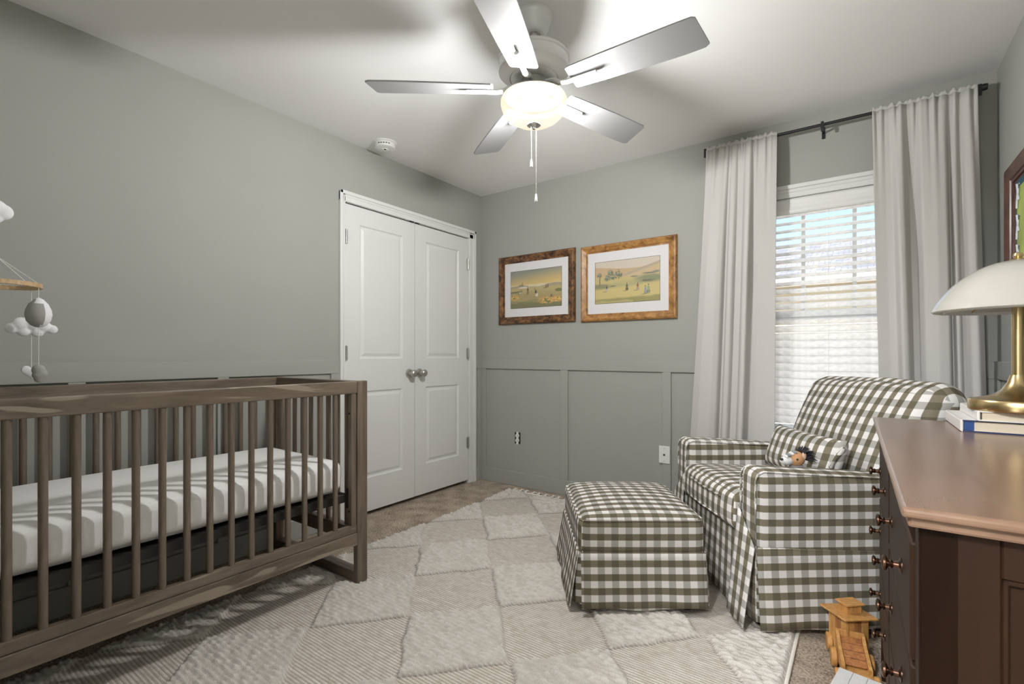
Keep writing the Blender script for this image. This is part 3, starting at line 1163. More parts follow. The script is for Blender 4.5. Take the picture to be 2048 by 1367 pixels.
APEX = (MX, MY, 1.392)
HANG = [(R(62), 'balloon'), (R(118), 'cloud'), (R(205), 'balloon'), (R(300), 'cloud')]
string((MX, MY, HZ), (MX, MY, 1.565))
blob('felt_cloud', 'felt_white', mob, (MX, MY, 1.530), [(0.0, 0.012, 0.030, 0.6), (0.018, 0.004, 0.026, 0.6), (-0.026, 0, 0.028, 0.6), (0.0, -0.014, 0.022, 0.6)])
string((MX, MY, 1.51), APEX)
for a, kind in HANG:
    hx, hy = MX + 0.106 * math.cos(a), MY + 0.106 * math.sin(a)
    string(APEX, (hx, hy, MZ + 0.006))
    string((hx, hy, MZ + 0.008), (hx, hy, 1.03))
    if kind == 'balloon':
        b = bmesh.new()
        prof = [(0, 0.052), (0.012, 0.045), (0.024, 0.030), (0.032, 0.010), (0.034, -0.006), (0.030, -0.026), (0.020, -0.040), (0.008, -0.047), (0, -0.048)]
        lathe(b, prof, 20, (hx, hy, 1.210))
        obj('felt_balloon', b, 'felt_white', mob, smooth=True)
        b = bmesh.new()
        lathe(b, [(r * 1.015, h) for r, h in prof], 20, (hx, hy, 1.210))
        bmesh.ops.delete(b, geom=[f for f in b.faces if (f.calc_center_median() - Vector((hx, hy, 1.21))).normalized().dot(Vector((0.55, -0.75, -0.1)).normalized()) < 0.30], context='FACES')
        obj('felt_gore', b, 'felt_grey', mob, smooth=True, )
        blob('felt_drop', 'felt_grey', mob, (hx, hy, 1.010), [(0, 0.012, 0.018, 0.9), (0, -0.004, 0.017, 0.9), (0, -0.018, 0.012, 0.9), (0.006, 0, 0.017, 0.9)])
    else:
        blob('felt_cloud', 'felt_white', mob, (hx, hy, 1.165), [(-0.048, -0.004, 0.018, 0.7), (-0.026, 0.010, 0.024, 0.7), (0.002, 0.016, 0.026, 0.7), (0.028, 0.006, 0.022, 0.7), (0.052, -0.004, 0.016, 0.7), (-0.020, -0.012, 0.018, 0.7), (0.015, -0.014, 0.018, 0.7)])
        b = bmesh.new()
        hp = []
        for i in range(28):
            q = 2 * PI * i / 28
            hp.append((0.0017 * 16 * math.sin(q) ** 3, 0.0017 * (13 * math.cos(q) - 5 * math.cos(2 * q) - 2 * math.cos(3 * q) - math.cos(4 * q))))
        lay = []
        for s, x in ((0.55, -0.012), (0.92, -0.007), (1.0, 0), (0.92, 0.007), (0.55, 0.012)):
            lay.append([b.verts.new((hx + x, hy + p[0] * s, 1.015 + p[1] * s)) for p in hp])
        for l0, l1 in zip(lay[:-1], lay[1:]):
            for i in range(28):
                b.faces.new((l0[i], l0[(i + 1) % 28], l1[(i + 1) % 28], l1[i]))
        b.faces.new(lay[0][::-1])
        b.faces.new(lay[-1])
        obj('felt_heart', b, 'felt_white', mob, smooth=True)

# ------------------------------------------------------------------ armchair
CH_TH = CHAIR_TURN
CH_O = CHAIR_AT


def local_thing(name, label, cat, ox, oy, th, group=None):
    # local x: toward the near side, local y: toward the chair's back
    return thing(name, label, cat, (ox, oy, 0), (0, 0, th - 0.0), group)


def LOC(x, y, z):
    """chair convention (x near side, y back) to object space whose X axis points to the back"""
    return (y, -x, z)


# object-space of the chair: rotation th about Z maps +X to the back direction, -Y to the near side
def swap(bm):
    for v in bm.verts:
        x, y, z = v.co
        v.co = (y, -x, z)


chair = thing('armchair', 'olive and white gingham slipcovered glider armchair by the window', 'armchair', (CH_O[0], CH_O[1], 0), (0, 0, CH_TH))


def gpart(name, bm, parent, smooth=True, mat='gingham', thr=1.0):
    """cloth part given in (near, back, up) coordinates"""
    me = bpy.data.meshes.new(name)
    bmesh.ops.recalc_face_normals(bm, faces=bm.faces[:])
    bm.to_mesh(me)
    bm.free()
    o = link(name, me, mat, parent)
    me.update()
    if mat == 'gingham':
        gingham_uv(o, thr)
    # (x near, y back) -> object axes
    me.transform(Matrix(((0, 1, 0, 0), (-1, 0, 0, 0), (0, 0, 1, 0), (0, 0, 0, 1))))
    if smooth:
        for p in me.polygons:
            p.use_smooth = True
    return o


def xf(bm, M):
    bmesh.ops.transform(bm, matrix=M, verts=bm.verts[:])
    return bm


HW, AW, AD = 0.405, 0.130, 0.77
SLOPE = 0.062


def arm_z(y):
    return 0.628 - SLOPE * max(0, y)


for s in (1, -1):
    b = soft_box(AW / 2, AD / 2, 0.305, r=0.034, n=16, puff=(0.006, 0.004, 0.006), wob=0.0012, seed=5 + s)
    xf(b, Matrix.Translation((s * (HW - AW / 2), AD / 2, 0.323)))
    for v in b.verts:
        if v.co.z > 0.3:
            v.co.z -= SLOPE * max(0, v.co.y) * (v.co.z - 0.3) / 0.328
        v.co.z = max(v.co.z, 0.04)
    a = gpart('arm', b, chair)
    # piping along the outer and inner top edges and down the front
    for e in (1, -1):
        xp = s * (HW - AW / 2) + e * (AW / 2 - 0.008)
        b = bmesh.new()
        pts = [(xp, -0.001, 0.34), (xp, -0.002, 0.50), (xp, 0.000, 0.585), (xp, 0.008, 0.610), (xp, 0.030, 0.6215)] + [(xp, y, 0.6230 - SLOPE * y) for y in (0.08, 0.2, 0.4, 0.6, 0.75)]
        tube(b, pts, 0.0042, 6)
        gpart('piping', b, a, mat='gingham')
# seat deck and cushion
b = bmesh.new()
box(b, -HW + AW - 0.01, HW - AW + 0.01, 0.02, 0.74, 0.05, 0.335, bev=0.01)
gpart('seat_base', b, chair)
b = soft_box(HW - AW + 0.006, 0.30, 0.082, r=0.040, n=18, puff=(0.0, 0.014, 0.022), wob=0.003, seed=9)
xf(b, Matrix.Translation((0, 0.275, 0.412)) @ Matrix.Rotation(R(-3.5), 4, 'X'))
sc = gpart('seat_cushion', b, chair)
for zz in (0.460, 0.372):
    b = bmesh.new()
    tube(b, [(-0.270, 0.02, zz), (-0.262, -0.014, zz + 0.004), (-0.14, -0.034, zz + 0.004), (0, -0.040, zz + 0.004), (0.14, -0.034, zz + 0.004), (0.262, -0.014, zz + 0.004), (0.270, 0.02, zz)], 0.0042, 6)
    gpart('piping', b, sc)
# backrest: reclined, with a rolled top
b = soft_box(0.385, 0.085, 0.315, r=0.075, n=22, puff=(0.006, 0.030, 0.014), wob=0.007, seed=21)
for v in b.verts:
    # fullness falling into the seat, softer top
    q = (v.co.z + 0.315) / 0.63
    v.co.x *= 0.90 + 0.14 * q if v.co.z < 0.24 else 1.035
    if v.co.y < 0:
        v.co.y -= 0.020 * math.sin(PI * min(1, max(0, q)))
xf(b, Matrix.Translation((0, 0.705, 0.655)) @ Matrix.Rotation(R(-24), 4, 'X'))
bk = gpart('backrest', b, chair, thr=5.0)
b = soft_box(0.392, 0.05, 0.30, r=0.045, n=10, puff=(0, 0.01, 0.01))
xf(b, Matrix.Translation((0, 0.822, 0.585)) @ Matrix.Rotation(R(-20), 4, 'X'))
ob = gpart('outer_back', b, chair)

def skirt(parent, name, p0, p1, nrm, z_top0, z_top1, z_bot, flare, amp, seed, n=26, m=9):
    """hanging cloth panel from p0 to p1 (near, back), flaring out along nrm"""
    g = np.zeros((m + 1, n + 1, 3))
    for i in range(n + 1):
        u = i / n
        bx_, by_ = p0[0] + (p1[0] - p0[0]) * u, p0[1] + (p1[1] - p0[1]) * u
        w = math.sin(u * PI * 2.6 + seed) * 0.6 + math.sin(u * PI * 5.3 + seed * 2.1) * 0.4
        zt = z_top0 + (z_top1 - z_top0) * u
        for j in range(m + 1):
            v = j / m
            off = flare * v + amp * w * v * v
            z = zt + (z_bot + 0.006 * math.sin(u * 9 + seed) - zt) * v
            g[j, i] = (bx_ + nrm[0] * off, by_ + nrm[1] * off, z)
    me = grid_mesh(name, g)
    o = link(name, me, 'gingham', parent)
    uvl = me.uv_layers.new(name='UVMap')
    side = abs(nrm[0]) > abs(nrm[1])
    for p in me.polygons:
        for li in p.loop_indices:
            c = me.vertices[me.loops[li].vertex_index].co
            uvl.data[li].uv = (c.y, c.z) if side else (c.z, c.x)
    me.transform(Matrix(((0, 1, 0, 0), (-1, 0, 0, 0), (0, 0, 1, 0), (0, 0, 0, 1))))
    sd = o.modifiers.new('thick', 'SOLIDIFY')
    sd.thickness = 0.004
    return o


E_ = 0.012
skirt(chair, 'skirt_panel', (HW + E_, -0.008), (HW + E_, AD + 0.02), (1, 0), 0.335, 0.30, 0.034, 0.020, 0.014, 0.4)
skirt(chair, 'skirt_panel', (-HW - E_, -0.008), (-HW - E_, AD + 0.02), (-1, 0), 0.335, 0.30, 0.034, 0.020, 0.012, 1.9)
skirt(chair, 'skirt_panel', (HW - AW + 0.006, -0.008), (HW + 0.008, -0.012), (0, -1), 0.46, 0.335, 0.034, 0.045, 0.004, 0.9, n=10)
skirt(chair, 'skirt_panel', (-HW - 0.008, -0.012), (-HW + AW - 0.006, -0.008), (0, -1), 0.335, 0.46, 0.034, 0.030, 0.004, 2.2, n=10)
skirt(chair, 'skirt_panel', (-HW + AW - 0.004, 0.006), (HW - AW + 0.004, 0.006), (0, -1), 0.36, 0.36, 0.036, 0.012, 0.014, 3.3, n=34)
skirt(chair, 'skirt_panel', (-HW - E_, AD + 0.03), (HW + E_, AD + 0.03), (0, 1), 0.30, 0.30, 0.034, 0.015, 0.010, 4.0)
for s in (1, -1):
    b = bmesh.new()
    tube(b, [(s * (HW + E_ + 0.001), -0.006, 0.337), (s * (HW + E_ + 0.001), AD, 0.302)], 0.0042, 6)
    gpart('skirt_piping', b, chair)

def feet(parent, spots):
    for (x, y) in spots:
        b = bmesh.new()
        lathe(b, [(0, 0.0012), (0.024, 0.0012), (0.030, 0.02), (0.028, 0.07), (0, 0.07)], 16, (x, y, 0))
        gpart('foot', b, parent, mat='knob_bronze')


feet(chair, CHAIR_FEET)
# lumbar pillow and plush toy on the chair
pil = thing('lumbar_pillow', 'small gingham lumbar pillow leaning on the armchair back', 'pillow', (CH_O[0], CH_O[1], 0), (0, 0, CH_TH))
b = bmesh.new()
n_ = 26
hw, hh = 0.252, 0.108
vg = {}
for side in (1, -1):
    for i in range(n_ + 1):
        for j in range(n_ + 1):
            a, c = -1 + 2 * i / n_, -1 + 2 * j / n_
            edge = (1 - a ** 4) * (1 - c ** 4)
            pinch = 1 - 0.07 * (1 - a * a) * (abs(c) ** 3)
            px_ = a * hw * (1 - 0.05 * (1 - c * c) * abs(a) ** 3)
            pz_ = c * hh * pinch
            py_ = -side * 0.062 * max(0, edge) ** 0.55
            if side == -1 and (i in (0, n_) or j in (0, n_)):
                vg[(side, i, j)] = vg[(1, i, j)]
            else:
                vg[(side, i, j)] = b.verts.new((px_, py_, pz_))
    for i in range(n_):
        for j in range(n_):
            q = [vg[(side, i, j)], vg[(side, i + 1, j)], vg[(side, i + 1, j + 1)], vg[(side, i, j + 1)]]
            b.faces.new(q if side == 1 else q[::-1])
xf(b, Matrix.Translation((0.008, 0.432, 0.612)) @ Matrix.Rotation(R(-20), 4, 'X'))
gpart('pillow_case', b, pil, thr=9.0)
b = bmesh.new()
for s in (-1, 1):
    pass
# loose tie at the pillow end
tube(b, [(0.246, 0.455, 0.680), (0.253, 0.425, 0.655), (0.250, 0.405, 0.625), (0.252, 0.395, 0.600)], [0.012, 0.010, 0.009, 0.011], 6)
gpart('corner_tie', b, pil)

pl = thing('plush_toy', 'small plush animal head with dark shaggy mane and tan face on the chair', 'plush toy', (CH_O[0], CH_O[1], 0), (0, 0, CH_TH))
PC = Vector((0.195, 0.285, 0.628))


def pball(name, mat, c, r, sc_=(1, 1, 1), rot=0):
    b = bmesh.new()
    bmesh.ops.create_uvsphere(b, u_segments=18, v_segments=12, radius=r)
    xf(b, Matrix.Translation(PC + Vector(c)) @ Matrix.Rotation(rot, 4, 'X') @ Matrix.Diagonal((*sc_, 1)))
    return gpart(name, b, pl, mat=mat)


# local axes: x toward camera, y toward image right
pball('head', 'plush_tan', (0, 0, 0), 0.034, (0.9, 1.0, 0.95))
pball('muzzle', 'plush_white', (0.002, -0.042, -0.008), 0.024, (0.85, 1.25, 0.8))
for i in range(4):
    pball('stripe', 'plush_grey' if i % 2 else 'plush_white', (0.004, -0.050 + i * 0.013, 0.012 + i * 0.0055), 0.014, (1.3, 0.42, 0.55))
pball('nose', 'plush_dark', (0.008, -0.069, 0.000), 0.008, (1, 0.9, 0.7))
pball('eye', 'plush_dark', (0.027, -0.012, 0.002), 0.0045)
pball('ear', 'plush_pink', (0.022, 0.020, 0.016), 0.014, (0.45, 0.7, 1.2))
pball('body', 'plush_grey', (-0.005, 0.004, -0.066), 0.040, (1, 0.9, 1.25))
b = bmesh.new()
for i in range(150):
    a = random.uniform(-0.4, 2.4)
    c = random.uniform(-1, 1)
    d = Vector((c * 0.9, math.cos(a) * 0.6 + 0.45, math.sin(a))).normalized()
    o0 = PC + Vector((0, 0.016, 0.004)) + d * 0.026
    l = random.uniform(0.018, 0.034)
    tube(b, [o0, o0 + d * l * 0.6, o0 + d * l + Vector((0, 0.006, -0.004))], [0.0026, 0.002, 0.0006], 4)
mn = gpart('mane', b, pl, mat='plush_dark')
mn['kind'] = 'stuff'

# ------------------------------------------------------------------ ottoman
OT_TH = OTT_TURN
ott = thing('ottoman', 'square olive and white gingham skirted ottoman on the rug', 'ottoman', (OTT_AT[0], OTT_AT[1], 0), (0, 0, OT_TH))
OX, OY = 0.292, 0.262
b = soft_box(OX, OY, 0.078, r=0.034, n=20, puff=(0.003, 0.003, 0.030), wob=0.0015, seed=2)
xf(b, Matrix.Translation((0, 0, 0.318)))
oc = gpart('cushion_top', b, ott)
for zz, ex in ((0.384, -0.006), (0.256, -0.004)):
    b = bmesh.new()
    ring = []
    rr_ = 0.034
    for (cx_, cy_, a0) in ((1, 1, 0), (-1, 1, 90), (-1, -1, 180), (1, -1, 270)):
        for k in range(6):
            a = R(a0 + k * 18)
            ring.append((cx_ * (OX + ex - rr_) + rr_ * math.cos(a), cy_ * (OY + ex - rr_) + rr_ * math.sin(a), zz))
    tube(b, ring + ring[:1], 0.0045, 6, cap=False)
    gpart('piping', b, oc)
b = bmesh.new()
box(b, -OX + 0.02, OX - 0.02, -OY + 0.02, OY - 0.02, 0.06, 0.26)
gpart('base', b, ott)
feet(ott, OTT_FEET)
skirt(ott, 'skirt_panel', (OX, -OY + 0.006), (OX, OY - 0.004), (1, 0), 0.258, 0.258, 0.037, 0.026, 0.006, 0.2, n=22)
skirt(ott, 'skirt_panel', (-OX, -OY + 0.006), (-OX, OY - 0.006), (-1, 0), 0.258, 0.258, 0.037, 0.026, 0.006, 1.2, n=22)
skirt(ott, 'skirt_panel', (-OX + 0.006, -OY), (OX - 0.006, -OY), (0, -1), 0.258, 0.258, 0.037, 0.040, 0.008, 2.4, n=22)
skirt(ott, 'skirt_panel', (-OX + 0.006, OY), (OX - 0.006, OY), (0, 1), 0.258, 0.258, 0.037, 0.020, 0.006, 3.1, n=22)
skirt(ott, 'pleat_liner', (OX - 0.012, -OY + 0.05), (OX - 0.03, -OY - 0.010), (0.6, -0.4), 0.258, 0.258, 0.038, 0.010, 0.002, 0.0, n=6)

# ------------------------------------------------------------------ dresser
DX0, DX1, DRY0, DRY1, DRZ = 2.709, 3.175, -2.400, -1.190, 0.860
dr = thing('dresser', 'dark brown wooden six drawer dresser with turned knobs', 'dresser', (DX0, DRY1, 0), (0, 0, R(0.62)))
# (built in world axes about that corner, then turned a hair with its thing)
b = bmesh.new()
box(b, DX0 + 0.008, DX1, DRY0 + 0.010, DRY1 - 0.010, DRZ - 0.030, DRZ - 0.012, bev=0.004, seg=2)
box(b, DX0, DX1, DRY0, DRY1, DRZ - 0.016, DRZ, bev=0.006, seg=3)
obj('top', b, 'dresser_top_wood', dr)
BX0, BY0, BY1 = DX0 + 0.021, DRY0 + 0.028, DRY1 - 0.028
ST = 0.045
TOPZ = DRZ - 0.030
for (y0, y1) in ((BY0, BY0 + ST), (BY1 - ST, BY1)):
    for (x0, x1) in ((BX0, BX0 + ST), (DX1 - ST, DX1)):
        obj('corner_post', bx(x0, x1, y0, y1, 0.0, TOPZ, bev=0.003), 'dresser_wood', dr)
for (y0, y1, s) in ((BY0, BY0 + 0.016, 1), (BY1 - 0.016, BY1, -1)):
    # side panel: recessed field inside stiles and rails
    yo = y0 if s == 1 else y1
    e = 0.0
    b = bmesh.new()
    a, c = (yo + 0.0, yo + s * 0.018)
    lo, hi = min(a, c), max(a, c)
    box(b, BX0 + 0.001, BX0 + 0.085, lo, hi, 0.075, TOPZ - 0.001, bev=0.002)
    box(b, DX1 - 0.085, DX1 - 0.001, lo, hi, 0.075, TOPZ - 0.001, bev=0.002)
    box(b, BX0 + 0.085, DX1 - 0.085, lo, hi, TOPZ - 0.055, TOPZ - 0.001, bev=0.002)
    box(b, BX0 + 0.085, DX1 - 0.085, lo, hi, 0.075, 0.15, bev=0.002)
    obj('side_frame', b, 'dresser_wood', dr)
    a, c = (yo + s * 0.009, yo + s * 0.020)
    obj('side_panel', bx(BX0 + 0.080, DX1 - 0.080, min(a, c), max(a, c), 0.14, TOPZ - 0.05), 'dresser_wood', dr)
    b = bmesh.new()
    for (x0, x1, z0, z1) in ((BX0 + 0.085, BX0 + 0.093, 0.15, TOPZ - 0.055), (DX1 - 0.093, DX1 - 0.085, 0.15, TOPZ - 0.055), (BX0 + 0.085, DX1 - 0.085, TOPZ - 0.063, TOPZ - 0.055), (BX0 + 0.085, DX1 - 0.085, 0.15, 0.158)):
        a, c = (yo + s * 0.002, yo + s * 0.012)
        box(b, x0, x1, min(a, c), max(a, c), z0, z1, bev=0.002)
    obj('bead_moulding', b, 'dresser_wood', dr)
YM = (BY0 + BY1) / 2
ZR = [(0.612, 0.790), (0.418, 0.604), (0.215, 0.410)]
b = bmesh.new()
box(b, BX0 + 0.02, DX1 - 0.01, BY0 + ST * 0.5, BY1 - ST * 0.5, 0.20, TOPZ)
obj('carcass', b, 'dresser_wood', dr)
for (z0, z1) in ((0.795, TOPZ), (0.605, 0.611), (0.411, 0.417), (0.130, 0.210)):
    obj('front_rail', bx(BX0 + 0.006, BX0 + 0.03, BY0 + ST, BY1 - ST, z0, z1), 'dresser_wood', dr)
obj('centre_stile', bx(BX0 + 0.004, BX0 + 0.03, YM - 0.014, YM + 0.014, 0.21, 0.795), 'dresser_wood', dr)
KY = [-1.336, -1.617, -1.907, -2.180]


def knob_bm(y, z, x):
    b = bmesh.new()
    lathe(b, [(0, -0.002), (0.013, -0.002), (0.013, 0.002), (0.007, 0.005), (0.0055, 0.012), (0.008, 0.016), (0.006, 0.019), (0.010, 0.021), (0.0135, 0.0235), (0.0135, 0.0265), (0.009, 0.029), (0, 0.0295)], 18, (x, y, z), '-X')
    return b


for (z0, z1) in ZR:
    for c, (y0, y1) in enumerate(((YM + 0.018, BY1 - ST - 0.004), (BY0 + ST + 0.004, YM - 0.018))):
        d = thing('drawer', None, None, (0, 0, 0))
        d.parent = dr
        d.location = Vector((BX0, (y0 + y1) / 2, z0)) - dr.location
        obj('drawer_front', bx(BX0 - 0.006, BX0 + 0.012, y0, y1, z0, z1, bev=0.004, seg=2), 'dresser_wood', d)
        for ky in KY[c * 2:c * 2 + 2]:
            obj('knob', knob_bm(ky, (z0 + z1) / 2 + 0.002, BX0 - 0.006), 'knob_bronze', d, smooth=True)
b = bmesh.new()
prism(b, [(BY0 + ST, 0.13), (BY0 + ST, 0.06), (BY0 + ST + 0.10, 0.10), (YM, 0.115), (BY1 - ST - 0.10, 0.10), (BY1 - ST, 0.06), (BY1 - ST, 0.13)], 0, 0.016)
bmesh.ops.transform(b, matrix=Matrix(((0, 0, 1, BX0 + 0.006), (1, 0, 0, 0), (0, 1, 0, 0), (0, 0, 0, 1))), verts=b.verts[:])
obj('apron', b, 'dresser_wood', dr)

# books and lamp on the dresser
bkA = thing('book', 'thick white book with navy cover edge and blue label, lower of the stack', 'book', (2.90, -1.45, DRZ))
by0, by1, bx0, bx1 = -1.450, -1.150, 2.902, 3.170
obj('page_block', bx(bx0 + 0.010, bx1 - 0.004, by0 + 0.005, by1 - 0.005, DRZ + 0.003, DRZ + 0.030), 'paper', bkA)
b = bmesh.new()
box(b, bx0, bx1, by0, by1, DRZ + 0.0005, DRZ + 0.0035)
box(b, bx0, bx1, by0, by1, DRZ + 0.0295, DRZ + 0.0325)
obj('cover', b, 'book_white', bkA)
b = bmesh.new()
for zz in (DRZ + 0.0003, DRZ + 0.0293):
    box(b, bx0 + 0.002, bx1, by0 - 0.0006, by0 + 0.002, zz, zz + 0.0034)
obj('cover_edge', b, 'book_navy', bkA)
obj('spine', bx(bx0 - 0.003, bx0 + 0.004, by0, by1, DRZ + 0.0005, DRZ + 0.0325, bev=0.003, seg=2), 'book_white', bkA)
obj('label_band', bx(bx0 + 0.005, bx0 + 0.026, by0 + 0.003, by0 + 0.006, DRZ + 0.004, DRZ + 0.029), 'book_label_blue', bkA)
Z2 = DRZ + 0.033
bkB = thing('book', 'slimmer white hardcover book lying under the brass lamp', 'book', (2.93, -1.47, Z2))
by0, by1, bx0, bx1 = -1.458, -1.170, 2.935, 3.180
obj('page_block', bx(bx0 + 0.008, bx1 - 0.004, by0 + 0.005, by1 - 0.005, Z2 + 0.003, Z2 + 0.024), 'paper', bkB)
b = bmesh.new()
box(b, bx0, bx1, by0, by1, Z2, Z2 + 0.003)
box(b, bx0, bx1, by0, by1, Z2 + 0.0235, Z2 + 0.0265)
obj('cover', b, 'book_white', bkB)
obj('spine', bx(bx0 - 0.003, bx0 + 0.004, by0, by1, Z2, Z2 + 0.0265, bev=0.003, seg=2), 'book_white', bkB)
LZ = Z2 + 0.0265
LX, LY = 3.024, -1.385
lamp = thing('table_lamp', 'brass table lamp with a milky dome shade on the book stack', 'lamp', (LX, LY, LZ))
b = bmesh.new()
lathe(b, [(0, 0), (0.100, 0), (0.102, 0.003), (0.102, 0.026), (0.099, 0.030), (0.080, 0.033), (0.052, 0.041), (0.034, 0.056), (0.022, 0.076), (0.0155, 0.098), (0, 0.098)], 48, (LX, LY, LZ))
obj('base', b, 'brass', lamp, smooth=True)
b = bmesh.new()
lathe(b, [(0, 0.095), (0.0125, 0.095), (0.0125, 0.405), (0, 0.405)], 24, (LX, LY, LZ))
obj('stem', b, 'brass', lamp, smooth=True)
b = bmesh.new()
prof = [(0.181, 1.196)]
for i in range(1, 21):
    q = 1 - i / 20.5
    prof.append((0.181 * q, 1.200 + 0.131 * (1 - q ** 2.15) ** 0.86))
inner = [(max(0.006, r - 0.004), z - 0.003) for r, z in prof]
pr = [(r, z - LZ) for r, z in prof] + [(r, z - LZ) for r, z in inner[::-1]] + [(prof[0][0], prof[0][1] - LZ)]
lathe(b, pr, 56, (LX, LY, LZ))
obj('shade', b, 'opal_acrylic', lamp, smooth=True)
b = bmesh.new()
lathe(b, [(0.150, 1.192 - LZ), (0.154, 1.192 - LZ), (0.154, 1.200 - LZ), (0.150, 1.200 - LZ), (0.150, 1.192 - LZ)], 56, (LX, LY, LZ))
obj('shade_rim', b, 'white_plastic', lamp, smooth=True)
b = bmesh.new()
lathe(b, [(0, 1.329 - LZ), (0.016, 1.329 - LZ), (0.017, 1.333 - LZ), (0.008, 1.336 - LZ), (0.011, 1.342 - LZ), (0.009, 1.349 - LZ), (0, 1.352 - LZ)], 20, (LX, LY, LZ))
obj('finial', b, 'brass', lamp, smooth=True)
b = bmesh.new()
for k in range(3):
    a = 2 * PI * k / 3
    tube(b, [(LX, LY, 1.30), (LX + 0.150 * math.cos(a), LY + 0.150 * math.sin(a), 1.20)], 0.0022, 6)
obj('shade_carrier', b, 'brass', lamp)

# ------------------------------------------------------------------ curtains and rod
RODZ, RODY = 2.338, -0.095
rod = thing('curtain_rod', 'thin black metal curtain rod over the window', 'curtain rod', (2.51, RODY, RODZ))
b = bmesh.new()
lathe(b, [(0, 1.884), (0.0085, 1.884), (0.0085, 2.52), (0.0085, 3.140), (0, 3.140)], 16, (0, RODY, RODZ), 'X')
obj('pole', b, 'black_metal', rod, smooth=True)
for x, s in ((3.146, 1),):
    b = bmesh.new()
    lathe(b, [(0, -0.014), (0.014, -0.014), (0.016, 0), (0.014, 0.014), (0, 0.016)], 16, (x, RODY, RODZ), 'X')
    obj('finial', b, 'black_metal', rod, smooth=True)
for x in (1.886, 2.502, 3.132):
    b = bmesh.new()
    box(b, x - 0.008, x + 0.008, -0.004, 0.0, RODZ - 0.045, RODZ + 0.02)
    box(b, x - 0.005, x + 0.005, RODY, 0.0, RODZ - 0.018, RODZ - 0.010)
    box(b, x - 0.008, x + 0.008, RODY - 0.012, RODY + 0.012, RODZ - 0.016, RODZ - 0.009)
    box(b, x - 0.007, x + 0.007, RODY - 0.014, RODY - 0.009, RODZ - 0.040, RODZ + 0.014)
    obj('bracket', b, 'black_metal', rod)


def curtain(name, label, xt0, xt1, xb0, xb1, knots, seed):
    nu, nv = 150, 60
    root = thing(name, label, 'curtain', ((xt0 + xt1) / 2, RODY, 0.02), group='linen curtain pair')
    ku = np.array([k[0] for k in knots])
    kd = np.array([k[1] for k in knots])
    u = np.linspace(0, 1, nu)
    # smooth interpolation of the fold profile
    prof = np.interp(u, ku, kd)
    ker = np.exp(-np.linspace(-2, 2, 9) ** 2)
    ker /= ker.sum()
    prof = np.convolve(np.pad(prof, 4, mode='edge'), ker, mode='valid')
    rs = np.random.default_rng(seed)
    ph = rs.random(6) * 6.28
    zt, zb = RODZ - 0.004, 0.034
    G = np.zeros((nv, nu, 3))
    for j in range(nv):
        v = j / (nv - 1)
        z = zt + (zb - zt) * v
        s = v ** 1.15
        xa = xt0 + (xb0 - xt0) * s
        xb = xt1 + (xb1 - xt1) * s
        gather = math.exp(-v * 14)
        ruff = 0.007 * (np.sin(u * 62 + ph[0]) + 0.6 * np.sin(u * 97 + ph[1])) * gather
        ruff *= np.clip((u if knots[-1][2] else (1 - u)) * 0 + 1, 0, 1)
        drift = 0.010 * np.sin(u * 7 + ph[2] + v * 1.5) * v
        G[j, :, 0] = xa + (xb - xa) * u + 0.010 * np.sin(v * 3 + u * 6 + ph[3]) * v * np.sin(PI * u)
        G[j, :, 1] = RODY - 0.016 - ruff * 1.2 - prof * 1.35 * (0.22 + 0.78 * min(1, v * 3.0)) - drift * 0.5
        G[j, :, 1] = np.minimum(G[j, :, 1], RODY - 0.0145)
        G[j, :, 2] = z
    me = grid_mesh(name, G)
    o = link('cloth', me, 'curtain_linen', root, off=root.location)
    sd = o.modifiers.new('thick', 'SOLIDIFY')
    sd.thickness = 0.003
    # gathered rod pocket
    nu2, nr = 150, 14
    G = np.zeros((nr, nu2, 3))
    uu = np.linspace(0, 1, nu2)
    bump_ = 0.0045 * np.sin(uu * 62 + ph[0]) + 0.003 * np.sin(uu * 97 + ph[1]) + 0.002 * np.sin(uu * 150)
    for j in range(nr):
        a = 2 * PI * j / nr
        rad = 0.0175 + bump_ * (0.5 + 0.5 * math.sin(a + 0.6)) + 0.006 * max(0, math.sin(a)) * (1 + np.sin(uu * 75 + ph[4]) * 0.6)
        G[j, :, 0] = xt0 + (xt1 - xt0) * uu
        G[j, :, 1] = RODY + np.cos(a) * rad
        G[j, :, 2] = RODZ + np.sin(a) * rad
    G = np.concatenate([G, G[:1]], 0)
    me = grid_mesh('rod_pocket', G)
    o = link('rod_pocket', me, 'curtain_linen', root, off=root.location)
    return root


curtain('curtain', 'pale linen curtain panel hanging to the left of the window', 1.897, 2.283, 1.765, 2.272,
        [(0, 0.0, True), (0.10, 0.022, 0), (0.24, 0.034, 0), (0.31, 0.026, 0), (0.345, -0.022, 0), (0.385, 0.020, 0), (0.44, 0.022, 0), (0.49, -0.020, 0), (0.54, -0.012, 0), (0.60, 0.045, 0), (0.655, 0.052, 0), (0.69, 0.0, 0), (0.78, 0.012, 0), (1.0, 0.020, True)], 3)
curtain('curtain', 'pale linen curtain panel hanging to the right of the window', 2.722, 3.122, 2.770, 3.170,
        [(0, 0.015, True), (0.12, 0.008, 0), (0.20, 0.010, 0), (0.235, 0.058, 0), (0.29, 0.052, 0), (0.36, -0.010, 0), (0.42, 0.000, 0), (0.47, 0.038, 0), (0.60, 0.045, 0), (0.70, 0.040, 0), (0.735, -0.020, 0), (0.77, 0.022, 0), (0.80, 0.018, 0), (0.84, -0.024, 0), (0.885, 0.030, 0), (0.94, 0.036, 0), (1.0, 0.006, True)], 8)

